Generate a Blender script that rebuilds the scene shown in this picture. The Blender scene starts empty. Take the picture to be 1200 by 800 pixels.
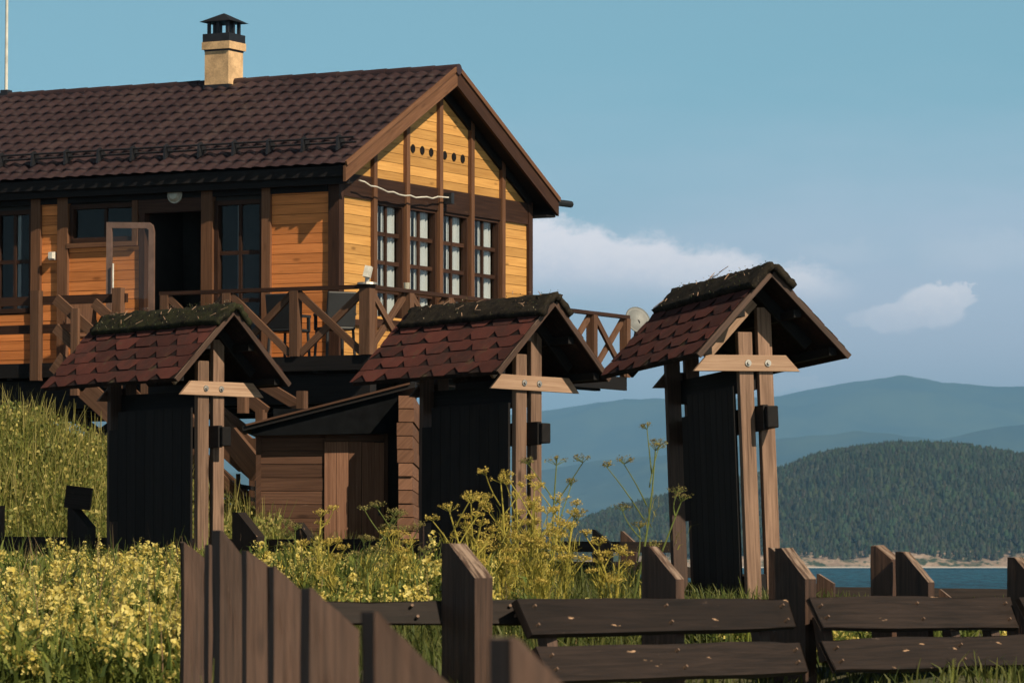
import bpy, math, random
import numpy as np
from mathutils import Vector, Matrix, Euler
R = random.Random(7); NR = np.random.default_rng(11)
sc = bpy.context.scene
C = sc.collection
# ------------------------------------------------------------------ camera, sky, sun, exposure
F = 4800.0; HZ = 652.0                      # focal length and eye-level line, in pixels of the 1200 px wide photograph
cam = bpy.data.cameras.new('Camera'); camo = bpy.data.objects.new('Camera', cam); C.objects.link(camo)
cam.sensor_width = 36; cam.lens = F/1200*36; cam.clip_start = .5; cam.clip_end = 150000
PITCH = math.atan((HZ-400)/F)
camo.location = (0, 0, 0); camo.rotation_euler = (math.pi/2+PITCH, 0, 0)
cam.dof.use_dof = True; cam.dof.focus_distance = 52; cam.dof.aperture_fstop = 10
sc.camera = camo
SUN = Vector((.605, -.675, .74)).normalized()
sun = bpy.data.lights.new('sun', 'SUN'); sun.energy = 4.6; sun.angle = math.radians(.55); sun.color = (1, .86, .64)
suno = bpy.data.objects.new('sun', sun); C.objects.link(suno); suno.rotation_euler = SUN.to_track_quat('Z', 'Y').to_euler()
sc.view_settings.view_transform = 'Standard'; sc.view_settings.look = 'None'
sc.view_settings.exposure = .45; sc.view_settings.gamma = 1
sc.render.engine = 'CYCLES'
sc.cycles.use_denoising = True
sc.cycles.max_bounces = 6; sc.cycles.volume_bounces = 0; sc.cycles.transparent_max_bounces = 12
SKY_STRENGTH = .1

class NT:
    """a small wrapper for writing node maths"""
    def __init__(s, tree): s.t = tree; s.n = tree.nodes; s.l = tree.links
    def new(s, kind, **kw):
        n = s.n.new(kind)
        for k, v in kw.items(): setattr(n, k, v)
        return n
    def put(s, sock, v):
        if isinstance(v, bpy.types.NodeSocket): s.l.new(v, sock)
        elif v is not None: sock.default_value = v
    def m(s, op, a, b=None, c=None, clamp=False):
        n = s.new('ShaderNodeMath', operation=op, use_clamp=clamp)
        s.put(n.inputs[0], a); s.put(n.inputs[1], b)
        if c is not None: s.put(n.inputs[2], c)
        return n.outputs[0]
    def sm(s, x, lo, hi):
        n = s.new('ShaderNodeMapRange', interpolation_type='SMOOTHSTEP')
        s.put(n.inputs[0], x); s.put(n.inputs[1], lo); s.put(n.inputs[2], hi); n.inputs[3].default_value = 0; n.inputs[4].default_value = 1
        return n.outputs[0]
    def mix(s, f, a, b, kind='MIX'):
        n = s.new('ShaderNodeMix', data_type='RGBA', blend_type=kind)
        s.put(n.inputs[0], f)
        for i, v in ((6, a), (7, b)):
            if isinstance(v, (tuple, list)): n.inputs[i].default_value = (*v, 1) if len(v) == 3 else v
            else: s.put(n.inputs[i], v)
        return n.outputs[2]
    def noise(s, vec, scale, detail=4, rough=.55, dist=0):
        n = s.new('ShaderNodeTexNoise'); s.put(n.inputs['Vector'], vec)
        n.inputs['Scale'].default_value = scale; n.inputs['Detail'].default_value = detail
        n.inputs['Roughness'].default_value = rough; n.inputs['Distortion'].default_value = dist
        return n.outputs['Fac']
    def mapped(s, vec, scale, loc=(0, 0, 0)):
        n = s.new('ShaderNodeMapping'); s.put(n.inputs['Vector'], vec)
        n.inputs['Scale'].default_value = scale; n.inputs['Location'].default_value = loc
        return n.outputs[0]
    def xyz(s, x, y, z):
        n = s.new('ShaderNodeCombineXYZ')
        for i, v in enumerate((x, y, z)): s.put(n.inputs[i], v)
        return n.outputs[0]

w = bpy.data.worlds.new('World'); sc.world = w; w.use_nodes = True
q = NT(w.node_tree); q.n.clear()
tc = q.new('ShaderNodeTexCoord')
lift = q.new('ShaderNodeVectorMath', operation='ADD'); q.l.new(tc.outputs['Generated'], lift.inputs[0]); lift.inputs[1].default_value = (0, 0, .30)
nrm = q.new('ShaderNodeVectorMath', operation='NORMALIZE'); q.l.new(lift.outputs[0], nrm.inputs[0])
sky = q.new('ShaderNodeTexSky', sky_type='NISHITA'); sky.sun_disc = False
sky.sun_elevation = math.asin(SUN.z); sky.sun_rotation = math.atan2(SUN.x, SUN.y)
sky.air_density = 1.0; sky.dust_density = .6; sky.ozone_density = 1.2
q.l.new(nrm.outputs[0], sky.inputs[0])
col = q.mix(1.0, sky.outputs[0], (1.48, 1.86, 1.37), 'MULTIPLY')
sep = q.new('ShaderNodeSeparateXYZ'); q.l.new(tc.outputs['Generated'], sep.inputs[0])
az = q.m('ARCTAN2', sep.outputs[0], sep.outputs[1]); el = q.m('ARCSINE', sep.outputs[2])
U = q.m('MULTIPLY', az, F); V = q.m('MULTIPLY', el, F)        # thousandths of the sky: U grows to the right, V upwards from eye level
nz = q.noise(q.xyz(q.m('DIVIDE', U, 46), q.m('DIVIDE', V, 30), 3.1), 1, 8, .66)
nb = q.noise(q.xyz(q.m('DIVIDE', U, 260), q.m('DIVIDE', V, 70), 8.2), 1, 5, .6)
nf = q.noise(q.xyz(q.m('DIVIDE', U, 15), q.m('DIVIDE', V, 11), 5.5), 1, 6, .7)
wob = q.m('ADD', q.m('MULTIPLY', q.m('SUBTRACT', nz, .5), 56), q.m('MULTIPLY', q.m('SUBTRACT', nf, .5), 24))
# pale veil low in the sky
veil = q.m('MULTIPLY', q.sm(q.m('ADD', V, q.m('MULTIPLY', q.m('SUBTRACT', nb, .5), 120)), 590, 230), .88)
veil = q.m('MULTIPLY', veil, q.m('ADD', .35, q.m('MULTIPLY', q.sm(U, -250, 420), .65)))
col = q.mix(veil, col, (6.9, 6.9, 8.2))
# cumulus bank: top slopes down to the right, soft flat base
Vt = q.m('SUBTRACT', 408, q.m('MULTIPLY', q.m('SUBTRACT', U, 20), .205))
top = q.sm(q.m('SUBTRACT', Vt, q.m('ADD', V, wob)), -3, 20)
wob2 = q.m('MULTIPLY', q.m('SUBTRACT', nb, .5), 60)
base = q.sm(q.m('ADD', q.m('ADD', V, wob2), q.m('MULTIPLY', U, .05)), 292, 330)
right = q.sm(q.m('ADD', U, wob), 415, 340)
A = q.m('MULTIPLY', q.m('MULTIPLY', top, base), right)
soft = q.m('ADD', .78, q.m('MULTIPLY', q.sm(V, 285, 350), .22))
A = q.m('MULTIPLY', A, soft)
def blob(cu, cv, ru, rv, amt, lo=.72, hi=1.0):
    du = q.m('DIVIDE', q.m('SUBTRACT', q.m('ADD', U, wob), cu), ru); dv = q.m('DIVIDE', q.m('SUBTRACT', q.m('ADD', V, q.m('MULTIPLY', wob, .7)), cv), rv)
    r = q.m('SQRT', q.m('ADD', q.m('MULTIPLY', du, du), q.m('MULTIPLY', dv, dv)))
    return q.m('MULTIPLY', q.sm(q.m('ADD', r, q.m('MULTIPLY', q.m('SUBTRACT', nf, .5), .55)), hi, lo), amt)
for args in ((452, 280, 48, 20, .9), (492, 291, 46, 30, .95), (520, 302, 24, 18, .8), (420, 276, 38, 11, .6), (330, 200, 44, 13, .5), (560, 355, 130, 34, .16, .2, 1.0), (380, 355, 90, 20, .12, .2, 1.0)):
    A = q.m('MAXIMUM', A, blob(*args))
cl_lit = q.sm(q.m('ADD', q.m('SUBTRACT', V, q.m('MULTIPLY', U, -.12)), q.m('MULTIPLY', q.m('SUBTRACT', nf, .5), 70)), 315, 385)
col = q.mix(A, col, q.mix(cl_lit, (8.2, 8.0, 8.9), (10.8, 9.9, 10.0)))
# the dome is brightest low down and darkens towards the zenith
dome = q.m('SUBTRACT', 1, q.m('MULTIPLY', q.sm(el, .10, .36), .94)); dcol = q.new('ShaderNodeCombineColor')
for i in range(3): q.l.new(dome, dcol.inputs[i])
col = q.mix(1.0, col, dcol.outputs[0], 'MULTIPLY')
bg = q.new('ShaderNodeBackground'); bg.inputs[1].default_value = SKY_STRENGTH; q.l.new(col, bg.inputs[0])
wo = q.new('ShaderNodeOutputWorld'); q.l.new(bg.outputs[0], wo.inputs[0])

# ------------------------------------------------------------------ helpers
def P(px, py, d):
    """point at distance d ahead that the photograph shows at pixel (px, py)"""
    a = (px-600)/F; b = (400-py)/F; cp, sp = math.cos(PITCH), math.sin(PITCH)
    y = cp-b*sp; z = sp+b*cp
    return Vector((a*d/y, d, z*d/y))
def X(px, d): return (px-600)/F*d
def Zh(py, d): return (HZ-py)/F*d
def tag(o, label=None, cat=None, group=None, kind=None):
    for k, v in (('label', label), ('category', cat), ('group', group), ('kind', kind)):
        if v: o[k] = v
    return o
def empty(name, loc, rz=0, label=None, cat=None, group=None):
    o = bpy.data.objects.new(name, None); C.objects.link(o); o.location = loc; o.rotation_euler = (0, 0, rz)
    o.empty_display_size = .2
    return tag(o, label, cat, group)
def newmesh(name, V_, faces, mat, parent=None, uv=None, tone=None, colr=None, smooth=False, loc=None):
    me = bpy.data.meshes.new(name)
    if isinstance(faces, np.ndarray):
        n = faces.shape[1]; me.vertices.add(len(V_)); me.vertices.foreach_set('co', np.asarray(V_, dtype=np.float32).ravel())
        me.loops.add(faces.size); me.loops.foreach_set('vertex_index', faces.astype(np.int32).ravel())
        me.polygons.add(len(faces)); me.polygons.foreach_set('loop_start', np.arange(0, faces.size, n, dtype=np.int32))
        me.update(calc_edges=True)
    else:
        me.from_pydata([tuple(v) for v in V_], [], faces); me.update()
    if uv is not None:
        l = me.uv_layers.new(name='UVMap'); l.data.foreach_set('uv', np.asarray(uv, dtype=np.float32).ravel())
    if tone is not None:
        a = me.attributes.new('tone', 'FLOAT', 'FACE'); a.data.foreach_set('value', np.asarray(tone, dtype=np.float32))
    if colr is not None:
        c = np.ones((len(me.polygons), 4), dtype=np.float32); c[:, :3] = colr
        a = me.attributes.new('col', 'FLOAT_COLOR', 'FACE'); a.data.foreach_set('color', c.ravel())
    if smooth: me.polygons.foreach_set('use_smooth', np.ones(len(me.polygons), dtype=bool))
    me.materials.append(mat)
    o = bpy.data.objects.new(name, me); C.objects.link(o)
    if parent: o.parent = parent
    if loc is not None: o.location = loc
    return o
class MB:
    def __init__(s, dz=0, rnd=R): s.v = []; s.f = []; s.uv = []; s.t = []; s.dz = dz; s.r = rnd
    def add(s, vs, fs, L=None, tone=None):
        L = Vector(L).normalized() if L is not None else Vector((0, 0, 1))
        if tone is None: tone = s.r.random()
        vs = [Vector(v) for v in vs]; k = len(s.v); s.v += vs; ou, ov = s.r.uniform(0, 40), s.r.uniform(0, 40)
        for f in fs:
            a, b, c = vs[f[0]], vs[f[1]], vs[f[2]]; N = (b-a).cross(c-a)
            N = N.normalized() if N.length > 1e-12 else Vector((0, 0, 1))
            Uv = L-N*L.dot(N)
            if Uv.length < .1: Uv = N.orthogonal()
            Uv.normalize(); W = N.cross(Uv)
            s.f.append([k+i for i in f]); s.t.append(tone)
            for i in f: s.uv.append((vs[i].dot(Uv)+ou, vs[i].dot(W)+ov))
    def box(s, c, size, M=None, L=None, tone=None):
        M = M or Matrix.Identity(3); c = Vector(c); h = [x/2 for x in size]
        vs = [c+M@Vector((sx*h[0], sy*h[1], sz*h[2])) for sx in (-1, 1) for sy in (-1, 1) for sz in (-1, 1)]
        fs = [(0, 1, 3, 2), (4, 6, 7, 5), (0, 4, 5, 1), (2, 3, 7, 6), (0, 2, 6, 4), (1, 5, 7, 3)]
        if L is None: L = M@Vector([(1, 0, 0), (0, 1, 0), (0, 0, 1)][size.index(max(size))])
        s.add(vs, fs, L, tone)
    def span(s, a, b, tone=None, L=None):
        a, b = Vector(a), Vector(b); d = b-a
        s.box((a+b)/2, [abs(x) for x in d], None, L, tone)
    def plank(s, p0, p1, wide, thick, up=(0, 0, 1), tone=None):
        """board from p0 to p1; `wide` across `up`, `thick` across the other way"""
        p0, p1 = Vector(p0), Vector(p1); d = p1-p0; x = d.normalized(); z = Vector(up); z = (z-x*z.dot(x)).normalized(); y = z.cross(x)
        s.box((p0+p1)/2, (d.length, thick, wide), Matrix((x, y, z)).transposed(), x, tone)
    def prism(s, pts, off, L=None, tone=None):
        pts = [Vector(p) for p in pts]; off = Vector(off); n = len(pts)
        N = (pts[1]-pts[0]).cross(pts[2]-pts[1])
        vs = pts+[p+off for p in pts]
        fs = [list(range(n))[::-1], list(range(n, 2*n))]+[(i, (i+1) % n, n+(i+1) % n, n+i) for i in range(n)]
        if N.dot(off) < 0: fs = [tuple(f)[::-1] for f in fs]
        s.add(vs, fs, L, tone)
    def tube(s, p0, p1, r0, r1=None, n=10, cap=True, tone=None):
        r1 = r0 if r1 is None else r1; p0, p1 = Vector(p0), Vector(p1); d = (p1-p0).normalized(); a = d.orthogonal().normalized(); b = d.cross(a)
        vs = []
        for p, r in ((p0, r0), (p1, r1)): vs += [p+(a*math.cos(2*math.pi*i/n)+b*math.sin(2*math.pi*i/n))*r for i in range(n)]
        fs = [(i, (i+1) % n, n+(i+1) % n, n+i) for i in range(n)]
        if cap: fs += [list(range(n))[::-1], list(range(n, 2*n))]
        s.add(vs, fs, d, tone)
    def build(s, name, mat, parent=None, loc=None, bevel=0, smooth=False, label=None):
        off = Vector(loc) if loc is not None else Vector((0, 0, s.dz))
        o = newmesh(name, [v-off for v in s.v], s.f, mat, parent, s.uv, s.t, None, smooth, loc)
        if bevel:
            md = o.modifiers.new('bevel', 'BEVEL'); md.width = bevel; md.segments = 2; md.limit_method = 'ANGLE'; md.angle_limit = .6
        if label: o['label'] = label
        return o

# ------------------------------------------------------------------ materials
def mat(name):
    m = bpy.data.materials.new(name); m.use_nodes = True; q = NT(m.node_tree); b = q.n['Principled BSDF']; return m, q, b
def wood(name, dark, light, rough=.75, gs=1.0, knots=.5, worn=None, wamt=.0, var=.5, spec=.12, bump=.15, pale=0, topwear=None):
    """stained timber: grain along the board, a tone per board, knots, worn patches where the stain has gone"""
    m, q, b = mat(name)
    uv = q.new('ShaderNodeUVMap').outputs[0]; at = q.new('ShaderNodeAttribute', attribute_name='tone').outputs['Fac']
    g = q.noise(q.mapped(uv, (1.3*gs, 38*gs, 1)), 1, 5, .65, .6); g2 = q.noise(q.mapped(uv, (5*gs, 160*gs, 1)), 1, 3, .6)
    big = q.noise(q.mapped(uv, (.7, 2.2, 1)), 1, 4, .6)
    f = q.m('ADD', q.m('MULTIPLY', q.sm(g, .28, .74), .55), q.m('MULTIPLY', g2, .25)); f = q.m('ADD', f, q.m('MULTIPLY', q.m('SUBTRACT', big, .4), .5), clamp=True)
    c = q.mix(f, dark, light)
    k = q.m('ADD', 1-var/2, q.m('MULTIPLY', at, var)); cc = q.new('ShaderNodeCombineColor')
    for i in range(3): q.l.new(k, cc.inputs[i])
    c = q.mix(1.0, c, cc.outputs[0], 'MULTIPLY')
    if knots:
        vo = q.new('ShaderNodeTexVoronoi', feature='F1'); q.put(vo.inputs['Vector'], q.mapped(uv, (1.5, 4.5, 1))); vo.inputs['Scale'].default_value = 1
        c = q.mix(q.m('MULTIPLY', q.sm(vo.outputs['Distance'], .16, .05), knots), c, tuple(x*.3 for x in dark))
    if pale:                                            # split knots where bare wood shows
        vp = q.new('ShaderNodeTexVoronoi', feature='F1'); wv_ = q.new('ShaderNodeVectorMath', operation='ADD'); q.l.new(q.mapped(uv, (2.1, 9, 1), (3, 7, 0)), wv_.inputs[0])
        nn = q.new('ShaderNodeTexNoise'); q.put(nn.inputs['Vector'], q.mapped(uv, (9, 40, 1))); nn.inputs['Scale'].default_value = 1; sc_ = q.new('ShaderNodeVectorMath', operation='SCALE'); q.l.new(nn.outputs['Color'], sc_.inputs[0]); sc_.inputs[3].default_value = .45; q.l.new(sc_.outputs[0], wv_.inputs[1])
        q.l.new(wv_.outputs[0], vp.inputs['Vector']); vp.inputs['Scale'].default_value = 1
        c = q.mix(q.m('MULTIPLY', q.sm(vp.outputs['Distance'], .11, .03), pale), c, (.50, .31, .19))
    if wamt:
        wn = q.noise(q.mapped(uv, (2.2, 9, 1), (5, 3, 0)), 1, 6, .75, .4)
        c = q.mix(q.m('MULTIPLY', q.sm(wn, .62, .74), wamt), c, worn)
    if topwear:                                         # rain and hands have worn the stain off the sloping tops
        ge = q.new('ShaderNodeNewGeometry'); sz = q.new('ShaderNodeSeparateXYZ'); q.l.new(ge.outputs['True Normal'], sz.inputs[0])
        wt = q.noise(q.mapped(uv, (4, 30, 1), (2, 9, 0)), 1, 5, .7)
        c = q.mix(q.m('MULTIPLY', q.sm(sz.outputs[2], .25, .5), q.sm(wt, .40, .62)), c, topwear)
    q.l.new(c, b.inputs['Base Color']); b.inputs['Roughness'].default_value = rough; b.inputs['Specular IOR Level'].default_value = spec
    if bump:
        bp = q.new('ShaderNodeBump'); bp.inputs['Strength'].default_value = bump; bp.inputs['Distance'].default_value = .01
        q.l.new(q.m('ADD', g, q.m('MULTIPLY', g2, .5)), bp.inputs['Height']); q.l.new(bp.outputs[0], b.inputs['Normal'])
    return m
def plain(name, c, rough=.6, metal=0, var=.25, scale=6, spec=.4):
    m, q, b = mat(name); tcx = q.new('ShaderNodeTexCoord').outputs['Object']
    n = q.noise(tcx, scale, 5, .65); n2 = q.noise(tcx, scale*9, 3, .6)
    f = q.m('ADD', q.m('MULTIPLY', n, .7), q.m('MULTIPLY', n2, .3))
    q.l.new(q.mix(q.sm(f, .3, .7), tuple(x*(1-var) for x in c), tuple(min(1, x*(1+var)) for x in c)), b.inputs['Base Color'])
    b.inputs['Roughness'].default_value = rough; b.inputs['Metallic'].default_value = metal; b.inputs['Specular IOR Level'].default_value = spec
    return m
M = {}
M['siding'] = wood('honey_siding', (.34, .160, .043), (.61, .335, .105), .6, 1, .6, var=.42, spec=.2, worn=(.30, .17, .075), wamt=.45)
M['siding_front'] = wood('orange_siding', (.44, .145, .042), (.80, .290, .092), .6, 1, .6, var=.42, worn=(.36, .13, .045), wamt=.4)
M['trim'] = wood('brown_trim', (.018, .009, .007), (.070, .034, .021), .6, 1, .3, var=.4, worn=(.16, .09, .055), wamt=.35)  # dark brown timber, deepened further to paint shade into the window reveals
M['stud'] = wood('brown_stud', (.075, .034, .018), (.20, .098, .054), .6, 1, .3, var=.4, worn=(.24, .14, .08), wamt=.5)
M['darkwood'] = wood('shade_dark_timber', (.0065, .0065, .0075), (.020, .0165, .0155), .7, 1, .3, var=.4)  # bluish near-black: the shade on these timbers is put into their colour
M['deckwood'] = wood('deck_timber', (.060, .030, .018), (.165, .088, .055), .65, 1, .3, var=.5, worn=(.3, .2, .14), wamt=.4)
M['shed'] = wood('shed_timber', (.040, .020, .013), (.125, .064, .041), .8, 1, .5, var=.6, worn=(.19, .12, .085), wamt=.4)
M['sheddoor'] = wood('shed_door_timber', (.10, .047, .029), (.25, .130, .082), .8, 1, .5, var=.5, worn=(.26, .17, .12), wamt=.4)
M['post'] = wood('weathered_post', (.062, .037, .027), (.31, .195, .138), .85, 1, .7, worn=(.10, .068, .052), wamt=.75, var=.45)
M['beam'] = wood('fresh_beam', (.20, .118, .076), (.45, .305, .215), .75, 1, .7, worn=(.20, .10, .06), wamt=.6, var=.3)
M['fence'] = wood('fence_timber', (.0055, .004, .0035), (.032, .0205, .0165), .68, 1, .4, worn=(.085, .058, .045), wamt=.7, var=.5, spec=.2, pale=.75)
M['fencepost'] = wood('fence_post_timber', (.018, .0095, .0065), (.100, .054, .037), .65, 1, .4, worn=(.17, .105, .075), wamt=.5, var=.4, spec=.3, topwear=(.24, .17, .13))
M['metal_dark'] = plain('dark_metal', (.03, .03, .035), .5, .6)
M['steel'] = plain('bolt_steel', (.36, .34, .32), .5, .8)
M['white'] = plain('white_plastic', (.56, .53, .47), .5)
M['black'] = plain('black_plastic', (.015, .016, .018), .5)
M['stucco'] = plain('chimney_plaster', (.52, .335, .18), .9, 0, .35, 5)
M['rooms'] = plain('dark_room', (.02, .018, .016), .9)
M['doorframe'] = plain('door_frame_paint', (.135, .082, .064), .45)
M['rust'] = plain('rusty_iron', (.16, .10, .07), .7, .3)
M['near_black'] = plain('near_black', (.0055, .006, .007), .95, 0, .4, 8, .05)  # near-black colour of the shed's gable board and back wall
M['dish'] = plain('dish_paint', (.13, .135, .135), .5)
M['lampglass'] = plain('lamp_glass', (.35, .33, .26), .3)
def curtain_mat():
    m, q, b = mat('curtain_cloth'); tcx = q.new('ShaderNodeTexCoord').outputs['Object']
    q.l.new(q.mix(q.noise(tcx, 5, 3), (.30, .33, .35), (.44, .435, .41)), b.inputs['Base Color']); b.inputs['Roughness'].default_value = .9
    return m
M['curtain'] = curtain_mat()
def glass_mat(name, refl, tint):
    m, q, b = mat(name); q.n.remove(b); out = q.n['Material Output']
    tr = q.new('ShaderNodeBsdfTransparent'); tr.inputs[0].default_value = (*tint, 1); gl = q.new('ShaderNodeBsdfGlossy'); gl.inputs['Roughness'].default_value = .03
    lw = q.new('ShaderNodeLayerWeight'); lw.inputs[0].default_value = .5
    mx = q.new('ShaderNodeMixShader'); q.l.new(q.m('ADD', .02, q.m('MULTIPLY', q.m('POWER', lw.outputs['Facing'], 5), refl), clamp=True), mx.inputs[0]); q.l.new(tr.outputs[0], mx.inputs[1]); q.l.new(gl.outputs[0], mx.inputs[2]); q.l.new(mx.outputs[0], out.inputs[0])
    return m
M['glass'] = glass_mat('window_glass', 1.2, (.93, .96, .97))
def tile_mat():
    m, q, b = mat('roof_tile_metal'); tcx = q.new('ShaderNodeTexCoord').outputs['Object']
    n = q.noise(tcx, 1.3, 5, .7); n2 = q.noise(tcx, 22, 4, .7)
    c = q.mix(q.sm(n, .3, .7), (.026, .0145, .016), (.043, .0245, .026)); c = q.mix(q.m('MULTIPLY', q.sm(n2, .62, .76), .55), c, (.13, .085, .07)); n5 = q.noise(q.mapped(tcx, (.35, 1.6, .35)), 1, 5, .75); c = q.mix(q.m('MULTIPLY', q.sm(n5, .5, .72), .5), c, (.066, .044, .040)); c = q.mix(q.m('MULTIPLY', q.sm(n5, .44, .3), .4), c, (.018, .011, .012))
    q.l.new(c, b.inputs['Base Color']); b.inputs['Roughness'].default_value = .5; b.inputs['Specular IOR Level'].default_value = .3
    return m
M['tile'] = tile_mat()
def shingle_mat():
    m, q, b = mat('bitumen_shingle'); tcx = q.new('ShaderNodeTexCoord').outputs['Object']
    at = q.new('ShaderNodeAttribute', attribute_name='tone').outputs['Fac']
    n = q.noise(tcx, 90, 3, .7); n2 = q.noise(tcx, 4, 5, .7)
    f = q.m('ADD', at, q.m('MULTIPLY', q.m('SUBTRACT', n, .5), .5)); f = q.m('ADD', f, q.m('MULTIPLY', q.m('SUBTRACT', n2, .5), .7), clamp=True)
    n3 = q.noise(q.mapped(tcx, (1, 1, 1), (4, 2, 7)), 1.7, 6, .75); n4 = q.noise(tcx, 16, 5, .8)
    c = q.mix(f, (.010, .007, .007), (.108, .033, .026)); c = q.mix(q.m('MULTIPLY', q.sm(n3, .46, .66), .62), c, (.034, .021, .019))
    c = q.mix(q.m('MULTIPLY', q.sm(n4, .58, .70), .45), c, (.085, .062, .050)); c = q.mix(q.m('MULTIPLY', q.sm(n2, .60, .72), .5), c, (.06, .055, .030))
    q.l.new(c, b.inputs['Base Color']); b.inputs['Roughness'].default_value = .92; b.inputs['Specular IOR Level'].default_value = .15
    return m
M['shingle'] = shingle_mat()
def moss_mat(name='mossy_ridge', a=(.010, .009, .008), g=(.026, .027, .012), k=.7):
    m, q, b = mat(name); tcx = q.new('ShaderNodeTexCoord').outputs['Object']
    n = q.noise(tcx, 9, 6, .75); n2 = q.noise(tcx, 45, 4, .7)
    c = q.mix(q.sm(n, .35, .65), a, g); c = q.mix(q.m('MULTIPLY', q.sm(n2, .60, .70), k), c, (.15, .125, .085))
    q.l.new(c, b.inputs['Base Color']); b.inputs['Roughness'].default_value = .95; b.inputs['Specular IOR Level'].default_value = .1
    return m
M['moss'] = moss_mat(); M['bark'] = moss_mat('dark_ridge', (.009, .0075, .007), (.026, .021, .015), .55)
def plant_mat(name, trans=.35, rough=.6):
    m, q, b = mat(name); out = q.n['Material Output']
    at = q.new('ShaderNodeAttribute', attribute_name='col').outputs['Color']; q.l.new(at, b.inputs['Base Color']); b.inputs['Roughness'].default_value = rough; b.inputs['Specular IOR Level'].default_value = .25
    t = q.new('ShaderNodeBsdfTranslucent'); q.l.new(at, t.inputs[0]); mx = q.new('ShaderNodeMixShader'); mx.inputs[0].default_value = trans
    q.l.new(b.outputs[0], mx.inputs[1]); q.l.new(t.outputs[0], mx.inputs[2]); q.l.new(mx.outputs[0], out.inputs[0])
    return m
M['plant'] = plant_mat('leaf_and_petal'); M['tree'] = plant_mat('tree_foliage', .15, .8)
def ground_mat():
    m, q, b = mat('meadow_soil'); tcx = q.new('ShaderNodeTexCoord').outputs['Object']
    n = q.noise(tcx, .6, 6, .7); n2 = q.noise(tcx, 9, 5, .7)
    c = q.mix(q.sm(n, .35, .65), (.040, .050, .014), (.085, .075, .030)); c = q.mix(q.m('MULTIPLY', n2, .6), c, (.030, .024, .014))
    q.l.new(c, b.inputs['Base Color']); b.inputs['Roughness'].default_value = .95
    return m
M['ground'] = ground_mat()
def water_mat():
    m, q, b = mat('lake_water'); tcx = q.new('ShaderNodeTexCoord').outputs['Object']; out = q.n['Material Output']
    n = q.noise(q.mapped(tcx, (.16, .022, 1)), 1, 6, .65); n2 = q.noise(q.mapped(tcx, (.45, .07, 1)), 1, 4, .6); n3 = q.noise(q.mapped(tcx, (.004, .0012, 1)), 1, 4, .6)
    b.inputs['Roughness'].default_value = .5; b.inputs['Specular IOR Level'].default_value = 0
    wc = q.mix(q.sm(n3, .35, .65), (.006, .072, .128), (.010, .100, .166)); wc = q.mix(q.sm(q.m('ADD', q.m('MULTIPLY', n, .6), q.m('MULTIPLY', n2, .4)), .43, .56), (.004, .026, .044), wc); q.l.new(wc, b.inputs['Base Color'])  # light and dark of the ripples are mixed into the water colour
    gl = q.new('ShaderNodeBsdfGlossy'); gl.inputs['Roughness'].default_value = .25
    bp = q.new('ShaderNodeBump'); bp.inputs['Strength'].default_value = 1; bp.inputs['Distance'].default_value = 8
    q.l.new(q.m('ADD', n, q.m('MULTIPLY', n2, .25)), bp.inputs['Height']); q.l.new(bp.outputs[0], b.inputs['Normal']); q.l.new(bp.outputs[0], gl.inputs['Normal'])
    mx = q.new('ShaderNodeMixShader'); mx.inputs[0].default_value = .16; q.l.new(b.outputs[0], mx.inputs[1]); q.l.new(gl.outputs[0], mx.inputs[2]); q.l.new(mx.outputs[0], out.inputs[0])
    return m
M['water'] = water_mat()
def far_mat():
    m, q, b = mat('far_forest'); tcx = q.new('ShaderNodeTexCoord').outputs['Object']
    n = q.noise(tcx, .0011, 6, .65); n2 = q.noise(tcx, .01, 4, .7)
    c = q.mix(q.sm(n, .35, .65), (.012, .024, .014), (.075, .095, .042)); c = q.mix(q.m('MULTIPLY', n2, .5), c, (.02, .034, .018))
    q.l.new(c, b.inputs['Base Color']); b.inputs['Roughness'].default_value = 1; b.inputs['Specular IOR Level'].default_value = 0
    return m
M['far'] = far_mat()
def shore_mat():
    m, q, b = mat('sandy_bluff'); g = q.new('ShaderNodeNewGeometry'); pos = g.outputs['Position']
    n = q.noise(q.mapped(pos, (.018, .01, .06)), 1, 6, .7); n2 = q.noise(q.mapped(pos, (.09, .05, .2)), 1, 4, .7)
    sp = q.new('ShaderNodeSeparateXYZ'); q.l.new(pos, sp.inputs[0])
    c = q.mix(q.sm(n2, .3, .7), (.19, .136, .102), (.42, .31, .24)); c = q.mix(q.sm(q.m('ADD', n, q.m('MULTIPLY', q.m('SUBTRACT', n2, .5), .6)), .48, .60), c, (.035, .050, .028))
    c = q.mix(q.sm(sp.outputs[2], 5, 9), c, (.03, .042, .02))
    c = q.mix(q.sm(sp.outputs[2], -11.6, -12.6), c, (.42, .38, .34))
    q.l.new(c, b.inputs['Base Color']); b.inputs['Roughness'].default_value = 1; b.inputs['Specular IOR Level'].default_value = 0
    return m
M['shore'] = shore_mat()

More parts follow.
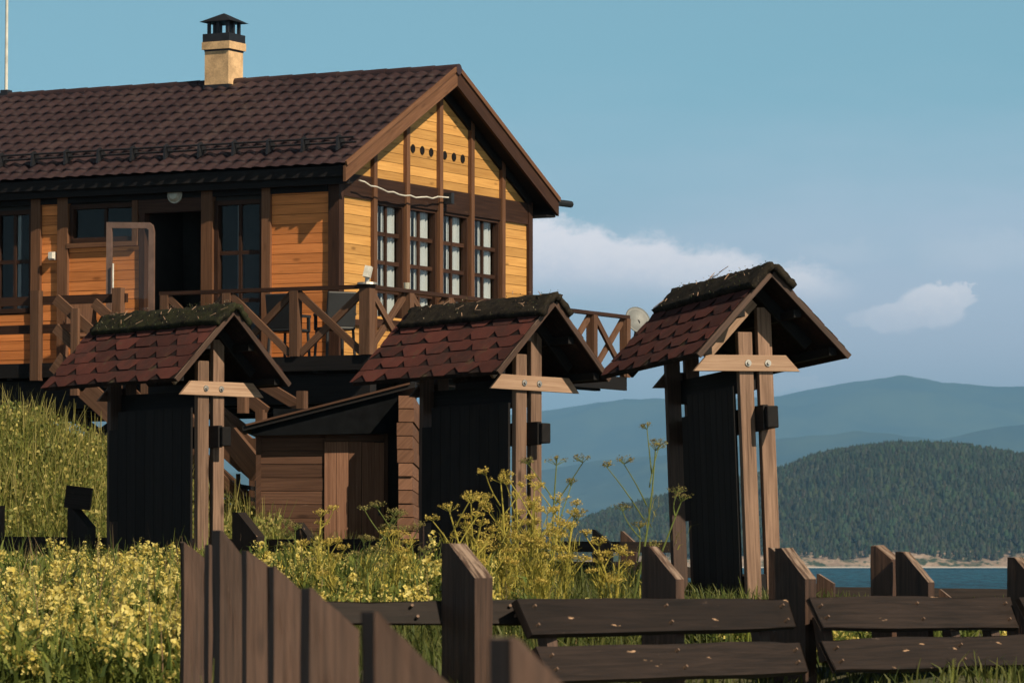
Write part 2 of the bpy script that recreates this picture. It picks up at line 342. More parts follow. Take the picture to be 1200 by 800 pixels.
# ------------------------------------------------------------------ terrain
def S(t):
    t = np.clip(t, 0, 1); return t*t*(3-2*t)
def H(x, y):
    x = np.asarray(x, float); y = np.asarray(y, float)
    base = -1.55-.24*S((x+.2)/.8)*S((27.5-y)/2)+.031*np.minimum(y, 46-6*S((x+.5)/2))-.05*np.maximum(x, 0)
    bank = 1.50*S((-2.9-x)/3.8)*S((y-48.3)/5.6)*(1-.55*S((y-57)/9))
    y0 = 60-19*S((x+1.5)/3.0)
    fall = 17*S((y-y0)/52)
    bumps = .05*np.sin(x*1.7+y*.6)+.04*np.sin(y*1.3-x*.9)
    return base+bank+bumps-fall
LAKE = -13.5
def hz(x, y): return float(H(x, y))
def grid(name, xs, ys, hf, m, label=None):
    gx, gy = np.meshgrid(xs, ys); V_ = np.stack([gx, gy, hf(gx, gy)], -1).reshape(-1, 3); nx, ny = len(xs), len(ys)
    i = np.arange(nx-1)[None, :]+np.arange(ny-1)[:, None]*nx; fs = np.stack([i, i+1, i+nx+1, i+nx], -1).reshape(-1, 4)
    return newmesh(name, V_, fs, m, smooth=True)
xs = np.concatenate([np.linspace(-160, -16, 30), np.linspace(-15.5, 14, 190), np.linspace(15, 160, 30)])
ys = np.concatenate([np.linspace(-60, 6, 20), np.linspace(6.5, 68, 260), np.linspace(69, 200, 50)])
tag(grid('ground', xs, ys, H, M['ground']), kind='structure')
BIG = 62000
tag(newmesh('lake', [(-BIG, 100, LAKE), (BIG, 100, LAKE), (BIG, BIG, LAKE), (-BIG, BIG, LAKE)], [(0, 1, 2, 3)], M['water']), kind='structure')
# far mountain range across the lake
def prof(px, table): return np.interp(px, [t[0] for t in table], [t[1] for t in table])
FAR = [(-900, 470), (-300, 452), (0, 480), (300, 492), (520, 494), (620, 485), (660, 480), (700, 474), (780, 470), (850, 466), (912, 463), (950, 455), (1000, 446), (1040, 443), (1080, 447), (1120, 456), (1160, 459), (1200, 457), (1350, 430), (1700, 455), (2100, 480)]
MID = [(-900, 560), (300, 560), (560, 560), (640, 551), (700, 540), (800, 532), (912, 521), (1000, 512), (1080, 520), (1150, 506), (1200, 500), (1400, 520), (2100, 540)]
def wav(x, y, seed, sc0, octs=6):
    r = np.random.default_rng(seed); o = np.zeros_like(x); a = 1; s_ = sc0
    for k in range(octs):
        for j in range(3):
            th = r.uniform(0, math.pi); ph = r.uniform(0, 6.3); o += a/3*np.sin((x*math.cos(th)+y*math.sin(th))/s_*6.28+ph)
        a *= .52; s_ *= .53
    return o
def rangeh(table, y0, y1, amp, seed, scale):
    def f(x, y):
        px = 600+F*x/y1; zt = (HZ-prof(px, table))/F*y1
        t = (y-y0)/(y1-y0); k = np.where(t < 1, S(np.clip(t, 0, 1))**.9, 1-S((t-1)/.8)*1.05)
        return LAKE-6+(zt-LAKE+6)*k+amp*wav(x, y, seed, scale)*np.clip(t, 0, 1)*np.clip(1.9-t, 0, 1)*np.clip(np.abs(t-1)*3+.03, 0, 1)
    return f
DF = 40000.
tag(grid('mountains', np.linspace(-12000, 12000, 420), np.linspace(29600, 47000, 130), rangeh(FAR, 30400, DF, 330, 5, 4200), M['far']), kind='structure')
tag(grid('mountain_foothills', np.linspace(-8400, 8400, 360), np.linspace(22000, 31200, 90), rangeh(MID, 22800, 27600, 210, 9, 3000), M['far']), kind='structure')
# wooded headland
D0, D1 = 5000., 6100.
HILL = [(-1500, 700), (430, 668), (560, 648), (620, 632), (665, 622), (720, 602), (790, 584), (850, 568), (880, 564), (920, 551), (960, 536), (1000, 528), (1040, 524), (1100, 528), (1150, 534), (1200, 542), (1350, 560), (1700, 600), (2300, 670)]
def HH(x, y):
    px = 600+F*x/D1; zt = (HZ-prof(px, HILL))/F*D1
    t = (y-D0-24)/(D1-D0-24)
    bl = np.clip(12.5+5.0*wav(x, y*0, 3, 160, 5), 3, 20)*np.clip((zt+18)/30, 0, 1)
    cliff = S((y-D0)/24)
    body = np.where(t < 1, np.sin(np.clip(t, 0, 1)*math.pi/2)**.95, 1-S((t-1)/.9))
    return LAKE-2+(bl+2)*cliff+np.maximum(zt-LAKE-bl, -16)*body+5*wav(x, y, 21, 420, 4)*np.clip(t, 0, 1)*np.clip(1.5-t, 0, 1)
tag(grid('hill', np.linspace(-700, 1500, 420), np.concatenate([np.linspace(D0-5, D0+40, 14), np.linspace(D0+55, D1+700, 70)]), HH, M['shore']), kind='structure')
def forest():
    n = 17000
    y = D0+26+(D1+120-D0-26)*NR.random(n)**1.15; px = NR.uniform(470, 1330, n); x = (px-600)/F*y
    z = HH(x, y); keep = z > LAKE+3.5; x, y, z = x[keep], y[keep], z[keep]; n = len(x)
    h = NR.uniform(6.5, 13.0, n)*(1+.18*wav(x, y, 44, 200, 3)); birch = NR.random(n)+.3*wav(x, y, 33, 260, 3) > .66
    V_ = []; Fc = []; Cc = []; k = 0
    base_c = np.stack([np.interp(NR.random(n), [0, 1], [.012, .030]), np.interp(NR.random(n), [0, 1], [.021, .034]), np.interp(NR.random(n), [0, 1], [.010, .015])], -1)
    base_c[birch] = np.stack([NR.uniform(.022, .042, birch.sum()), NR.uniform(.036, .056, birch.sum()), NR.uniform(.018, .028, birch.sum())], -1)
    ns = 6; A_ = np.linspace(0, 2*math.pi, ns, endpoint=False)
    vs, fs, cs = [], [], []
    for lev, (zb, zt_, rr) in enumerate(((.10, .62, .30), (.38, 1.0, .21))):       # two ragged whorls per crown
        jit = NR.uniform(.55, 1.35, (n, ns)); rb = (rr*h)[:, None]*jit*np.where(birch, 1.25, 1.0)[:, None]
        an = A_[None, :]+NR.uniform(0, 1, (n, 1))
        ring = np.stack([x[:, None]+rb*np.cos(an), y[:, None]+rb*np.sin(an), z[:, None]+h[:, None]*(zb+NR.uniform(-.06, .10, (n, ns)))], -1)
        topo = np.where(birch, .86, 1.0)*zt_
        mid = np.stack([x[:, None]+rb*.55*np.cos(an+.5), y[:, None]+rb*.55*np.sin(an+.5), z[:, None]+h[:, None]*(zb+(zt_-zb)*np.where(birch, .72, .45)[:, None]+NR.uniform(-.05, .05, (n, ns)))], -1)
        apex = np.stack([x+NR.normal(0, .2, n), y, z+h*topo], -1)
        blk = np.concatenate([ring, mid, apex[:, None]], 1)                # 2*ns+1 per tree
        o = (np.arange(n)*(2*ns+1))[:, None]+k; k += n*(2*ns+1); vs.append(blk.reshape(-1, 3))
        for i in range(ns):
            j = (i+1) % ns
            for tri in ((i, j, ns+i), (j, ns+j, ns+i), (ns+i, ns+j, 2*ns)):
                fs.append(o+np.array(tri)[None, :]); cs.append(base_c*NR.uniform(.87, 1.13, (n, 1)))
    tr = np.stack([np.stack([x-.36, y-2.6, z-1], -1), np.stack([x+.36, y-2.6, z-1], -1), np.stack([x, y-2.4, z+h*.5], -1)], 1)
    o = (np.arange(n)*3)[:, None]+k; vs.append(tr.reshape(-1, 3)); fs.append(o+np.array((0, 1, 2))[None]); cs.append(np.where(birch, .30, .09)[:, None]*np.array([[1, .85, .72]]))
    ob = newmesh('forest', np.concatenate(vs), np.concatenate(fs), M['tree'], colr=np.concatenate(cs))
    tag(ob, kind='stuff')
forest()
# haze: the air between the camera and the far shore
def haze():
    mb = MB(); mb.span((-BIG-500, -300, LAKE-8), (BIG+500, BIG+500, 2100)); m = bpy.data.materials.new('air'); m.use_nodes = True; n = m.node_tree.nodes; n.clear()
    o = n.new('ShaderNodeOutputMaterial'); v = n.new('ShaderNodeVolumePrincipled'); v.inputs['Color'].default_value = (.29, .60, 1, 1); v.inputs['Density'].default_value = 3.7e-5; v.inputs['Anisotropy'].default_value = 0
    m.node_tree.links.new(v.outputs[0], o.inputs['Volume'])
    tag(mb.build('haze', m), kind='stuff')
haze()

# ------------------------------------------------------------------ the house
HC = Vector((X(395, 60), 60, 0)); ZB = -.6
u2 = Vector((-.887, .462)); v2 = Vector((.462, .887))
house = empty('timber_house', (HC.x, HC.y, ZB), math.atan2(.887, .462), 'two-tone timber house on stilts with honey plank gable, brown tiled roof and wraparound balcony', 'house')
def s_of(px, wv=0.0):        # distance along the long front from the near corner
    k = (px-600)/F; x0, y0 = HC.x+.462*wv, HC.y+.887*wv
    return (k*y0-x0)/(-.887-k*.462)
def w_of(px, sv=0.0):        # distance along the gable wall from the near corner
    k = (px-600)/F; x0, y0 = HC.x-.887*sv, HC.y+.462*sv
    return (k*y0-x0)/(.462-k*.887)
def hmb(): return MB(dz=ZB)
GW = w_of(620); OV = .33; GO = .35; ZE, ZR = 5.70, 7.46; WM = GW/2; FL = 2.86; SB = 9.6
SL = (ZR-ZE)/(WM+OV)
def roofz(wv): return ZR-SL*abs(wv-WM)
def part(mb, name, m, parent=house, **k): return mb.build(name, M[m] if isinstance(m, str) else m, parent, **k)
sd = {px: s_of(px) for px in (0, 37, 48, 68, 80, 122, 162, 182, 237, 250, 308, 318, 386, 395)}
# siding planks on the long front
def siding_run(mb, s0, s1, z0, z1, w0=0.0, th=.03):
    z = z0; PH = .146
    while z < z1-.01:
        t = min(PH-.007, z1-z); mb.span((w0-R.uniform(0, .006), s0, z), (w0+th, s1, z+t), L=(0, 1, 0)); z += PH
mb = hmb()
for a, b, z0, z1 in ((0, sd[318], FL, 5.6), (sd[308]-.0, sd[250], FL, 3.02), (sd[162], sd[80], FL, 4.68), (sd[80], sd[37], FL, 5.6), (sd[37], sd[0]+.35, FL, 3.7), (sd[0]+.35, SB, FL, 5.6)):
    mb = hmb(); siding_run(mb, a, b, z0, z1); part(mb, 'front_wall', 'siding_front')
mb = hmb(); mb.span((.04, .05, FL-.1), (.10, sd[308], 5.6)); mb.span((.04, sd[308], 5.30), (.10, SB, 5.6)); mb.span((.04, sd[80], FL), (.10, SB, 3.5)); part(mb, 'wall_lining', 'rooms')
mb = hmb()
mb.span((-.05, -.055, FL-.25), (.10, sd[386], 5.66)); part(mb, 'corner_post', 'trim')
for a, b in ((308, 318), (237, 250), (68, 80), (37, 48)):
    mb = hmb(); mb.span((-.06, sd[b], FL-.2), (.05, sd[a], 5.6)); part(mb, 'timber_stud', 'stud')
mb = hmb(); mb.span((-.055, sd[386]+.01, 5.36), (.02, SB, 5.6)); part(mb, 'eaves_beam', 'darkwood')
mb = hmb(); mb.span((-.07, sd[162], 4.68), (.03, sd[80]+.01, 4.75)); mb.span((-.055, sd[162]+.0, 4.75), (.03, sd[162]+.1, 5.36)); part(mb, 'window_sill', 'stud')
# back and far walls (seen from a step aside)
mb = hmb(); mb.span((GW-.03, .04, FL), (GW, SB, 5.66)); part(mb, 'back_wall', 'siding')
mb = hmb(); mb.span((.1, SB-.06, FL), (GW-.03, SB, 5.66)); part(mb, 'far_wall', 'siding')
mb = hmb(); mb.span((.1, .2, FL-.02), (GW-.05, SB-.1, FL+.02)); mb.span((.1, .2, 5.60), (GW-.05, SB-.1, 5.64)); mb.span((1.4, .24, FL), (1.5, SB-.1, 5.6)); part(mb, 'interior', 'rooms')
# a window with frame, bars, panes and curtains; local frame: a along the wall, n outwards
def window(origin, along, out, wid, zb, zt, cols, rows, curtains, jamb=.06, deep=0):
    o = Vector(origin); a = Vector(along); n = Vector(out)
    def bx(mb, a0, a1, z0, z1, n0, n1): 
        p = o+a*a0+n*n0; r = o+a*a1+n*n1
        mb.span((min(p.x, r.x), min(p.y, r.y), z0), (max(p.x, r.x), max(p.y, r.y), z1))
    mb = hmb()
    bx(mb, 0, jamb, zb, zt, -.10-deep, .0); bx(mb, wid-jamb, wid, zb, zt, -.10-deep, .0); bx(mb, jamb, wid-jamb, zt-jamb, zt, -.10-deep, .0); bx(mb, jamb, wid-jamb, zb, zb+jamb, -.10-deep, .01)
    fr = part(mb, 'window', 'trim')
    mb = hmb(); iw = wid-2*jamb; ih = zt-zb-2*jamb
    for i in range(1, cols): bx(mb, jamb+iw*i/cols-.022, jamb+iw*i/cols+.028, zb+jamb, zt-jamb, -.085-deep, -.045-deep)
    for j in range(1, rows): bx(mb, jamb, wid-jamb, zb+jamb+ih*j/rows-.030, zb+jamb+ih*j/rows+.030, -.082-deep, -.05-deep)
    part(mb, 'glazing_bars', 'trim', fr)
    mb = hmb(); p = o+n*(-.065-deep)
    q4 = [p+a*jamb, p+a*(wid-jamb)]; mb.add([(q4[0].x, q4[0].y, zb+jamb), (q4[1].x, q4[1].y, zb+jamb), (q4[1].x, q4[1].y, zt-jamb), (q4[0].x, q4[0].y, zt-jamb)], [(0, 1, 2, 3)])
    part(mb, 'pane', 'glass', fr)
    for (c0, c1) in curtains:
        mb = hmb(); N = 40; vs = []
        for i in range(N+1):
            t = c0+(c1-c0)*i/N; k = o+a*(wid*t)+n*(-.135-deep+.016*math.sin(i*1.35)+.012*math.sin(i*.47+1))
            vs += [(k.x, k.y, zb+.04), (k.x, k.y, zt-.03)]
        mb.add(vs, [(2*i, 2*i+2, 2*i+3, 2*i+1) for i in range(N)]); part(mb, 'curtain', 'curtain', fr, smooth=True)
    return fr
for a, b, z0, z1, cols, rows, cur in ((250, 308, 3.02, 5.30, 2, 3, [(.02, .10), (.52, .60)]), (-8, 37, 3.72, 5.30, 2, 2, [(.42, .50)]), (80, 162, 4.76, 5.34, 2, 1, [])):
    s0, s1 = s_of(b), s_of(a)
    window((-.005, s0, 0), (0, 1, 0), (-1, 0, 0), s1-s0, z0, z1, cols, rows, cur, .07)
# doorway and open glazed door
mb = hmb(); s0, s1 = sd[237], sd[162]
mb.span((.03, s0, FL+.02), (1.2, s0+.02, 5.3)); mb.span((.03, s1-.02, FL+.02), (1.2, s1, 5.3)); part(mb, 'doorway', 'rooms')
mb = hmb(); mb.span((-.04, s0, 5.16), (.1, s1, 5.36)); mb.span((-.04, s1-.12, FL), (.1, s1-.02, 5.16)); part(mb, 'door_frame', 'trim')
# the open door leaf stands out from the wall, almost facing the camera
dl, dr, dd = 122.5, 180.0, 60.6
def hloc(p):   # world point -> house local (w, s, z)
    d = Vector((p.x-HC.x, p.y-HC.y)); return Vector((d.dot(v2), d.dot(u2), p.z))
za, zb_ = Zh(259, dd), FL+.06
A0, A1 = hloc(Vector((X(dl, dd), dd+.1, 0))), hloc(Vector((X(dr, dd), dd-.1, 0)))
def leaf(t, z, off=0):
    p = A0.lerp(A1, t); n = Vector((-(A1-A0).y, (A1-A0).x, 0)).normalized(); return Vector((p.x, p.y, z))+n*off
dw = (A1-A0).length; f_ = .085/dw; nrmd = Vector((-(A1-A0).y, (A1-A0).x, 0)).normalized()*.05
mb = hmb()
r_ = .16
mb.prism([leaf(0, zb_), leaf(f_, zb_), leaf(f_, za-.09), leaf(0, za)], nrmd)
mb.prism([leaf(1-f_, zb_), leaf(1, zb_), leaf(1, za-r_), leaf(1-f_, za-.13)], nrmd)
mb.prism([leaf(0, za), leaf(f_, za-.09), leaf(1-f_-.05, za-.105), leaf(1-f_, za-.13), leaf(1, za-r_), leaf(1-.03, za-.06), leaf(1-.1, za-.02)], nrmd)
mb.prism([leaf(f_, zb_), leaf(1-f_, zb_), leaf(1-f_, zb_+.24), leaf(f_, zb_+.24)], nrmd)
door = part(mb, 'glazed_door', 'doorframe')
mb = hmb(); mb.add([leaf(f_, zb_+.24, .02), leaf(1-f_, zb_+.24, .02), leaf(1-f_, za-.10, .02), leaf(f_, za-.09, .02)], [(0, 1, 2, 3)]); part(mb, 'pane', 'glass', door)
mb = hmb(); g = -.05
mb.tube(leaf(.17, zb_+1.05, g), leaf(.17, zb_+1.42, g), .014, n=8); part(mb, 'handle', 'white', door)
# wall lamps
mb = hmb(); p = Vector((-.07, s_of(206), Zh(228, 61.3))); mb.tube(p+Vector((.06, 0, 0)), p, .13, .13, 20); mb.tube(p, p+Vector((-.05, 0, 0)), .11, .07, 20); part(mb, 'wall_lamp', 'lampglass')
mb = hmb(); p = Vector((-.04, s_of(62), Zh(298, 62))); mb.box(p, (.07, .10, .12)); mb.box(p+Vector((-.07, -.03, .0)), (.09, .07, .09)); part(mb, 'security_sensor', 'white')
# gable wall
gz0, gz1 = 3.5, 5.30
studs = [435.5, 474, 513, 550, 586.5]; sw = [w_of(p) for p in studs]
mb = hmb(); z = FL; PH = .146
while z < ZR:
    t = z+PH-.007
    def rng(zv): k = (ZR-zv-.02)/SL; return max(.12, WM-k) if zv > 5.4 else .1, min(GW-.1, WM+k) if zv > 5.4 else GW-.1
    segs = [(.1, sw[0]), (sw[-1], GW-.1)] if gz0-.05 < z and t < gz1+.05 else [(None, None)]
    for a, b in segs:
        y0 = -R.uniform(0, .006)
        if a is None:
            a0, b0 = rng(z); a1, b1 = rng(t)
            if b1-a1 < .05: continue
            mb.prism([(a0, y0, z), (b0, y0, z), (b1, y0, t), (a1, y0, t)], (0, .03, 0), L=(1, 0, 0))
        else: mb.span((a, y0, z), (b, .03, t), L=(1, 0, 0))
    z += PH
part(mb, 'gable_wall', 'siding')
mb = hmb(); k = .06; mb.prism([(.1, .04, FL), (sw[0], .04, FL), (sw[0], .04, 5.62), (.1, .04, 5.62)], (0, .04, 0)); mb.prism([(sw[-1], .04, FL), (GW-.05, .04, FL), (GW-.05, .04, 5.62), (sw[-1], .04, 5.62)], (0, .04, 0))
mb.prism([(sw[0], .04, FL), (sw[-1], .04, FL), (sw[-1], .04, gz0), (sw[0], .04, gz0)], (0, .04, 0)); mb.prism([(.05, .04, 5.64), (GW-.05, .04, 5.64), (WM, .04, ZR-.12)], (0, .04, 0)); part(mb, 'wall_lining', 'rooms')
mb = hmb(); mb.span((.098, -.035, 5.30), (GW-.098, .0-.007, 5.645)); part(mb, 'gable_beam', 'trim')
mb = hmb(); mb.span((.1, -.05, gz0-.09), (GW-.1, -.007, gz0)); part(mb, 'sill_beam', 'trim')
for i, wv in enumerate(sw):
    zt = roofz(wv)-.10
    mb = hmb(); mb.span((wv-.052, -.065, FL), (wv+.052, .0-.036 if False else .02, zt)); part(mb, 'timber_stud', 'stud')
mb = hmb(); mb.span((GW-.1, -.055, FL-.25), (GW+.03, .10, 5.66)); part(mb, 'corner_post', 'trim')
for i in range(4):
    a, b = sw[i]+.052, sw[i+1]-.052
    window((a, -.005, 0), (1, 0, 0), (0, -1, 0), b-a, gz0, gz1, 2, 4, [(.04, .37), (.47, .93)], .045, .0)
for px, py in ((483, 173), (494, 175.2), (504.5, 177.5), (520.5, 181), (531.3, 183), (541.6, 185.2)):
    wv = w_of(px); zc = Zh(py, HC.y+.887*wv); mb = hmb(); n = 18
    ring = [(wv+.066*math.cos(6.283*i/n), -.012, zc+.066*math.sin(6.283*i/n)) for i in range(n)]; inn = [(wv+.052*math.cos(6.283*i/n), -.012, zc+.052*math.sin(6.283*i/n)) for i in range(n)]
    mb.add(ring+inn, [(i, (i+1) % n, n+(i+1) % n, n+i) for i in range(n)], tone=.1)
    mb.add([(x_, -.009, z_) for x_, y_, z_ in inn], [list(range(n))], tone=0)
    mb.add(ring+[(x_, 0.0, z_) for x_, y_, z_ in ring], [(i, n+i, n+(i+1) % n, (i+1) % n) for i in range(n)], tone=.1)
    part(mb, 'vent_hole', 'darkwood')  # flat dark disc on the wall: the hole's inner shade is painted
# black box and white cable
mb = hmb(); jb = Vector((w_of(517)-.0, -.13, Zh(230, 62.5))); mb.box(jb, (.09, .14, .17)); part(mb, 'junction_box', 'black')
mb = hmb(); a = Vector((w_of(418, -.2)+.02, -.22, Zh(211, 60.2))); b = jb+Vector((-.05, -.02, .02)); prev = a
for i in range(1, 17):
    t = i/16; p = a.lerp(b, t)+Vector((0, .0, -.10*math.sin(math.pi*t)+.014*math.sin(i*2.3))); mb.tube(prev, p, .011, n=6, cap=False); prev = p
part(mb, 'cable', 'white')
# roof
def tile_slope(sign):
    rows, per = 12, 6; sl = math.hypot(WM+OV, ZR-ZE); ns = 420; sv = np.linspace(-GO-.02, SB+.4, ns)
    ph = sv/.235*2*math.pi; prof_ = .5+.5*np.cos(ph); prof_ = prof_**.8
    t = []; hh = []
    for r in range(rows):
        for k in range(per): t.append((r+k/(per-1)*.999)/rows); hh.append(.030*(k/(per-1))+(.004 if k == per-1 else 0))
    t = np.array(t)[:, None]; hh = np.array(hh)[:, None]
    tt = t+(.012*prof_[None, :])*(hh > .026)
    hgt = hh+.036*prof_[None, :]
    wl = (WM+OV)*tt; nx, nz_ = SL/math.hypot(1, SL), 1/math.hypot(1, SL)
    wv = WM+sign*(wl+nx*hgt); zv = ZR-SL*wl+nz_*hgt; ss = np.broadcast_to(sv[None, :], wv.shape)
    V_ = np.stack([wv, ss, zv-ZB], -1).reshape(-1, 3); nr = wv.shape[0]
    i = np.arange(ns-1)[None, :]+np.arange(nr-1)[:, None]*ns; fs = np.stack([i, i+1, i+ns+1, i+ns], -1).reshape(-1, 4)
    if sign < 0: fs = fs
    else: fs = fs[:, ::-1]
    return V_, fs[:, ::-1]
Va, fa = tile_slope(-1); Vb, fb = tile_slope(1)
roof = newmesh('roof', np.concatenate([Va, Vb]), np.concatenate([fa, fb+len(Va)]), M['tile'], house)
for sgn in (-1, 1):
    mb = hmb(); e = WM+sgn*(WM+OV-.03); r0 = WM
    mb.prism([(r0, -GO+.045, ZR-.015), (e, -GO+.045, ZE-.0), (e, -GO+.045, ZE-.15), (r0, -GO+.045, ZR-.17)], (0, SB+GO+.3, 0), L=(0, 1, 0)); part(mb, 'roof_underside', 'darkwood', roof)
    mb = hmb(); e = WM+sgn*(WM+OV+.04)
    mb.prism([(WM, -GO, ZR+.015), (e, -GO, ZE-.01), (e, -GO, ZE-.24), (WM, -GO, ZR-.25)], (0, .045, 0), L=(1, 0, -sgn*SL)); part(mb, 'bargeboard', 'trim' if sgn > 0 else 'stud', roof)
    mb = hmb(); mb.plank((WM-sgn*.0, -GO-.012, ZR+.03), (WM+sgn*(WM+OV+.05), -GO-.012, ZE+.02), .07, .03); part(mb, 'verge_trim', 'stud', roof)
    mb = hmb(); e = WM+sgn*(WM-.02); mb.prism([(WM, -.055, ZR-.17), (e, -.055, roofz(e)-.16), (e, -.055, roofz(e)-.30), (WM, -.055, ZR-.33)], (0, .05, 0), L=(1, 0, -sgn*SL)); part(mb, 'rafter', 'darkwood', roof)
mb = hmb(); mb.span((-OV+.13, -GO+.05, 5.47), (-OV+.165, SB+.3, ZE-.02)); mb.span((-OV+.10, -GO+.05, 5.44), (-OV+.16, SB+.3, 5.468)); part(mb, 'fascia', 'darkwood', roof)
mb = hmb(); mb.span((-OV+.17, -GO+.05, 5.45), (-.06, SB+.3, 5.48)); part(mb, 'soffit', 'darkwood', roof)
mb = hmb(); mb.span((GW+OV-.02, -GO+.05, 5.44), (GW+OV+.02, SB+.3, ZE-.02)); part(mb, 'fascia', 'darkwood', roof)
mb = hmb(); mb.span((GW+.03, -GO+.05, 5.43), (GW+OV-.02, SB+.3, 5.46)); part(mb, 'soffit', 'darkwood', roof)
mb = hmb()
for i in range(24):
    s0 = -GO-.03+i*.425; mb.tube((WM, s0, ZR+.0), (WM, s0+.44, ZR+.0), .085, .075, 14)
part(mb, 'ridge_cap', 'tile', roof, smooth=False)
mb = hmb(); g0 = .62   # snow guard: two rails on brackets
cs_, sn_ = 1/math.hypot(1, SL), SL/math.hypot(1, SL)
def onroof(d, s, up): return Vector((-OV+d*cs_-sn_*up, s, ZE+d*sn_+cs_*up))
for i in range(17):
    s = .05+i*.6; mb.prism([onroof(g0-.13, s, .05), onroof(g0+.16, s, .05), onroof(g0+.06, s, .23), onroof(g0-.02, s, .23)], (0, .035, 0))
mb.tube(onroof(g0, -.2, .20), onroof(g0, SB+.2, .20), .016, n=8); mb.tube(onroof(g0+.03, -.2, .11), onroof(g0+.03, SB+.2, .11), .016, n=8)
part(mb, 'snow_guard', 'metal_dark', roof)
mb = hmb(); a = Vector((GW+OV+.02, -.3, ZE-.02)); mb.tube(a, a+Vector((.45, -.05, .0)), .055, .055, 8); part(mb, 'water_spout', 'black', roof)
# chimney
cs0 = None
for i in range(200):
    s = i*.05; p = HC.x+.462*WM-.887*s, HC.y+.887*WM+.462*s
    if 600+F*p[0]/p[1] < 262: cs0 = s; break
mb = hmb(); cw = .44; c0 = Vector((WM, cs0, -.07))
mb.box(c0+Vector((0, 0, ZR+.18)), (cw, cw, .84)); mb.box(c0+Vector((0, 0, ZR+.66)), (cw+.07, cw+.07, .12)); ch = part(mb, 'chimney', 'stucco')
for dz_, wd_, hh_ in ((-.06, .04, .20), (.59, .012, .035), (.785, .05, .13)):
    mb = hmb(); mb.box(c0+Vector((0, 0, ZR+dz_)), (cw+wd_, cw+wd_, hh_)); part(mb, 'chimney_flashing', 'metal_dark', ch)
mb = hmb()
for sx in (-1, 0, 1):
    for sy in (-1, 0, 1):
        if abs(sx)+abs(sy) > 1 or (sx == 0) != (sy == 0): mb.box(c0+Vector((sx*.17, sy*.17, ZR+.94)), (.045, .045, .22))
z0 = ZR+1.04; hb = .285; vs = [c0+Vector((sx*hb, sy*hb, z0)) for sx, sy in ((-1, -1), (1, -1), (1, 1), (-1, 1))]+[c0+Vector((sx*.05, sy*.05, z0+.13)) for sx, sy in ((-1, -1), (1, -1), (1, 1), (-1, 1))]+[c0+Vector((0, 0, z0+.155))]
mb.add(vs, [(3, 2, 1, 0), (0, 1, 5, 4), (1, 2, 6, 5), (2, 3, 7, 6), (3, 0, 4, 7), (4, 5, 8), (5, 6, 8), (6, 7, 8), (7, 4, 8)]); part(mb, 'chimney_cowl', 'metal_dark', ch)
# mast at the ridge
mb = hmb(); wv = WM; s = 0
for i in range(240):
    s = i*.05; p = HC.x+.462*WM-.887*s, HC.y+.887*WM+.462*s
    if 600+F*p[0]/p[1] < 5: break
mb.tube((wv, s, ZR-.05), (wv-.05, s-.04, ZR+2.6), .028, .02, 8); part(mb, 'white_mast', 'white')
mb = hmb(); mb.box((wv, s, ZR+.05), (.14, .14, .14)); part(mb, 'mast_bracket', 'metal_dark')
# balcony
DA, DB = 1.5, 1.353; RL = 8.37; DT = FL
mb = hmb()
for i in range(12): mb.span((-DA+.02+i*.125, -DB+.02, DT-.05), (-DA+.02+i*.125+.118, SB, DT-R.uniform(0, .004)), L=(0, 1, 0))
for i in range(10): mb.span((-DA+1.52, -DB+.02+i*.131, DT-.05), (RL-DA-.02, -DB+.02+i*.131+.124, DT-R.uniform(0, .004)), L=(1, 0, 0))
deck = part(mb, 'balcony_deck', 'deckwood')
mb = hmb(); mb.span((-DA-.03, -DB-.03, DT-.21), (-DA+.02, SB, DT+.0)); mb.span((-DA+.021, -DB-.03, DT-.21), (RL-DA, -DB+.02, DT+.0)); part(mb, 'edge_beam', 'darkwood', deck)
mb = hmb()
for i in range(15): mb.span((-DA+.03, -DB+.08+i*.75, DT-.24), (GW, -DB+.18+i*.75, DT-.055))
for wv, s0 in ((-1.15, -DB+.1), (0.05, -DB+.1), (2.0, .3), (4.0, 1.5)): mb.span((wv-.09, s0, DT-.66), (wv+.09, SB, DT-.245), L=(0, 1, 0))
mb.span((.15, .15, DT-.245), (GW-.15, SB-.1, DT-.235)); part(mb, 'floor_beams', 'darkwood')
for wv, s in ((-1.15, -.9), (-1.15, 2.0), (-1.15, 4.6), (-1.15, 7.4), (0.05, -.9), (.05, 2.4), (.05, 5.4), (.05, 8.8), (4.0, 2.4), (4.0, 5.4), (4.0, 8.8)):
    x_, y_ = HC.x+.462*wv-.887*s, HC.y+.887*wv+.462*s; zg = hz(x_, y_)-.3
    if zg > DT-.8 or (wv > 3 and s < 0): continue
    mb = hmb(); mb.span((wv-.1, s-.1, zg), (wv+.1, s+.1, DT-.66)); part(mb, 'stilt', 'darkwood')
for s in (3.4, 5.6):
    mb = hmb(); mb.plank((-1.15, s-.9, DT-1.6), (-1.15, s+.9, DT-.5), .15, .06); mb.plank((-1.09, s+.9, DT-1.6), (-1.09, s-.9, DT-.5), .15, .06); part(mb, 'cross_brace', 'darkwood')
def railpost(wv, s, z1=3.80, t=.135): 
    mb = hmb(); mb.box((wv, s, (DT+z1)/2), (t, t, z1-DT)); return part(mb, 'rail_post', 'deckwood', deck)
RZ = 3.80
mb = hmb(); mb.span((-DA-.06, -DB-.06, RZ), (-DA+.06, s_of(188, -DA), RZ+.055)); mb.span((-DA+.061, -DB-.06, RZ), (RL-DA+.06, -DB+.06, RZ+.055)); part(mb, 'handrail', 'trim', deck)
railpost(-DA, -DB, t=.17)
ss = [-DB, s_of(346, -DA), s_of(267, -DA), s_of(194, -DA)]
for s in ss[1:]: railpost(-DA, s)
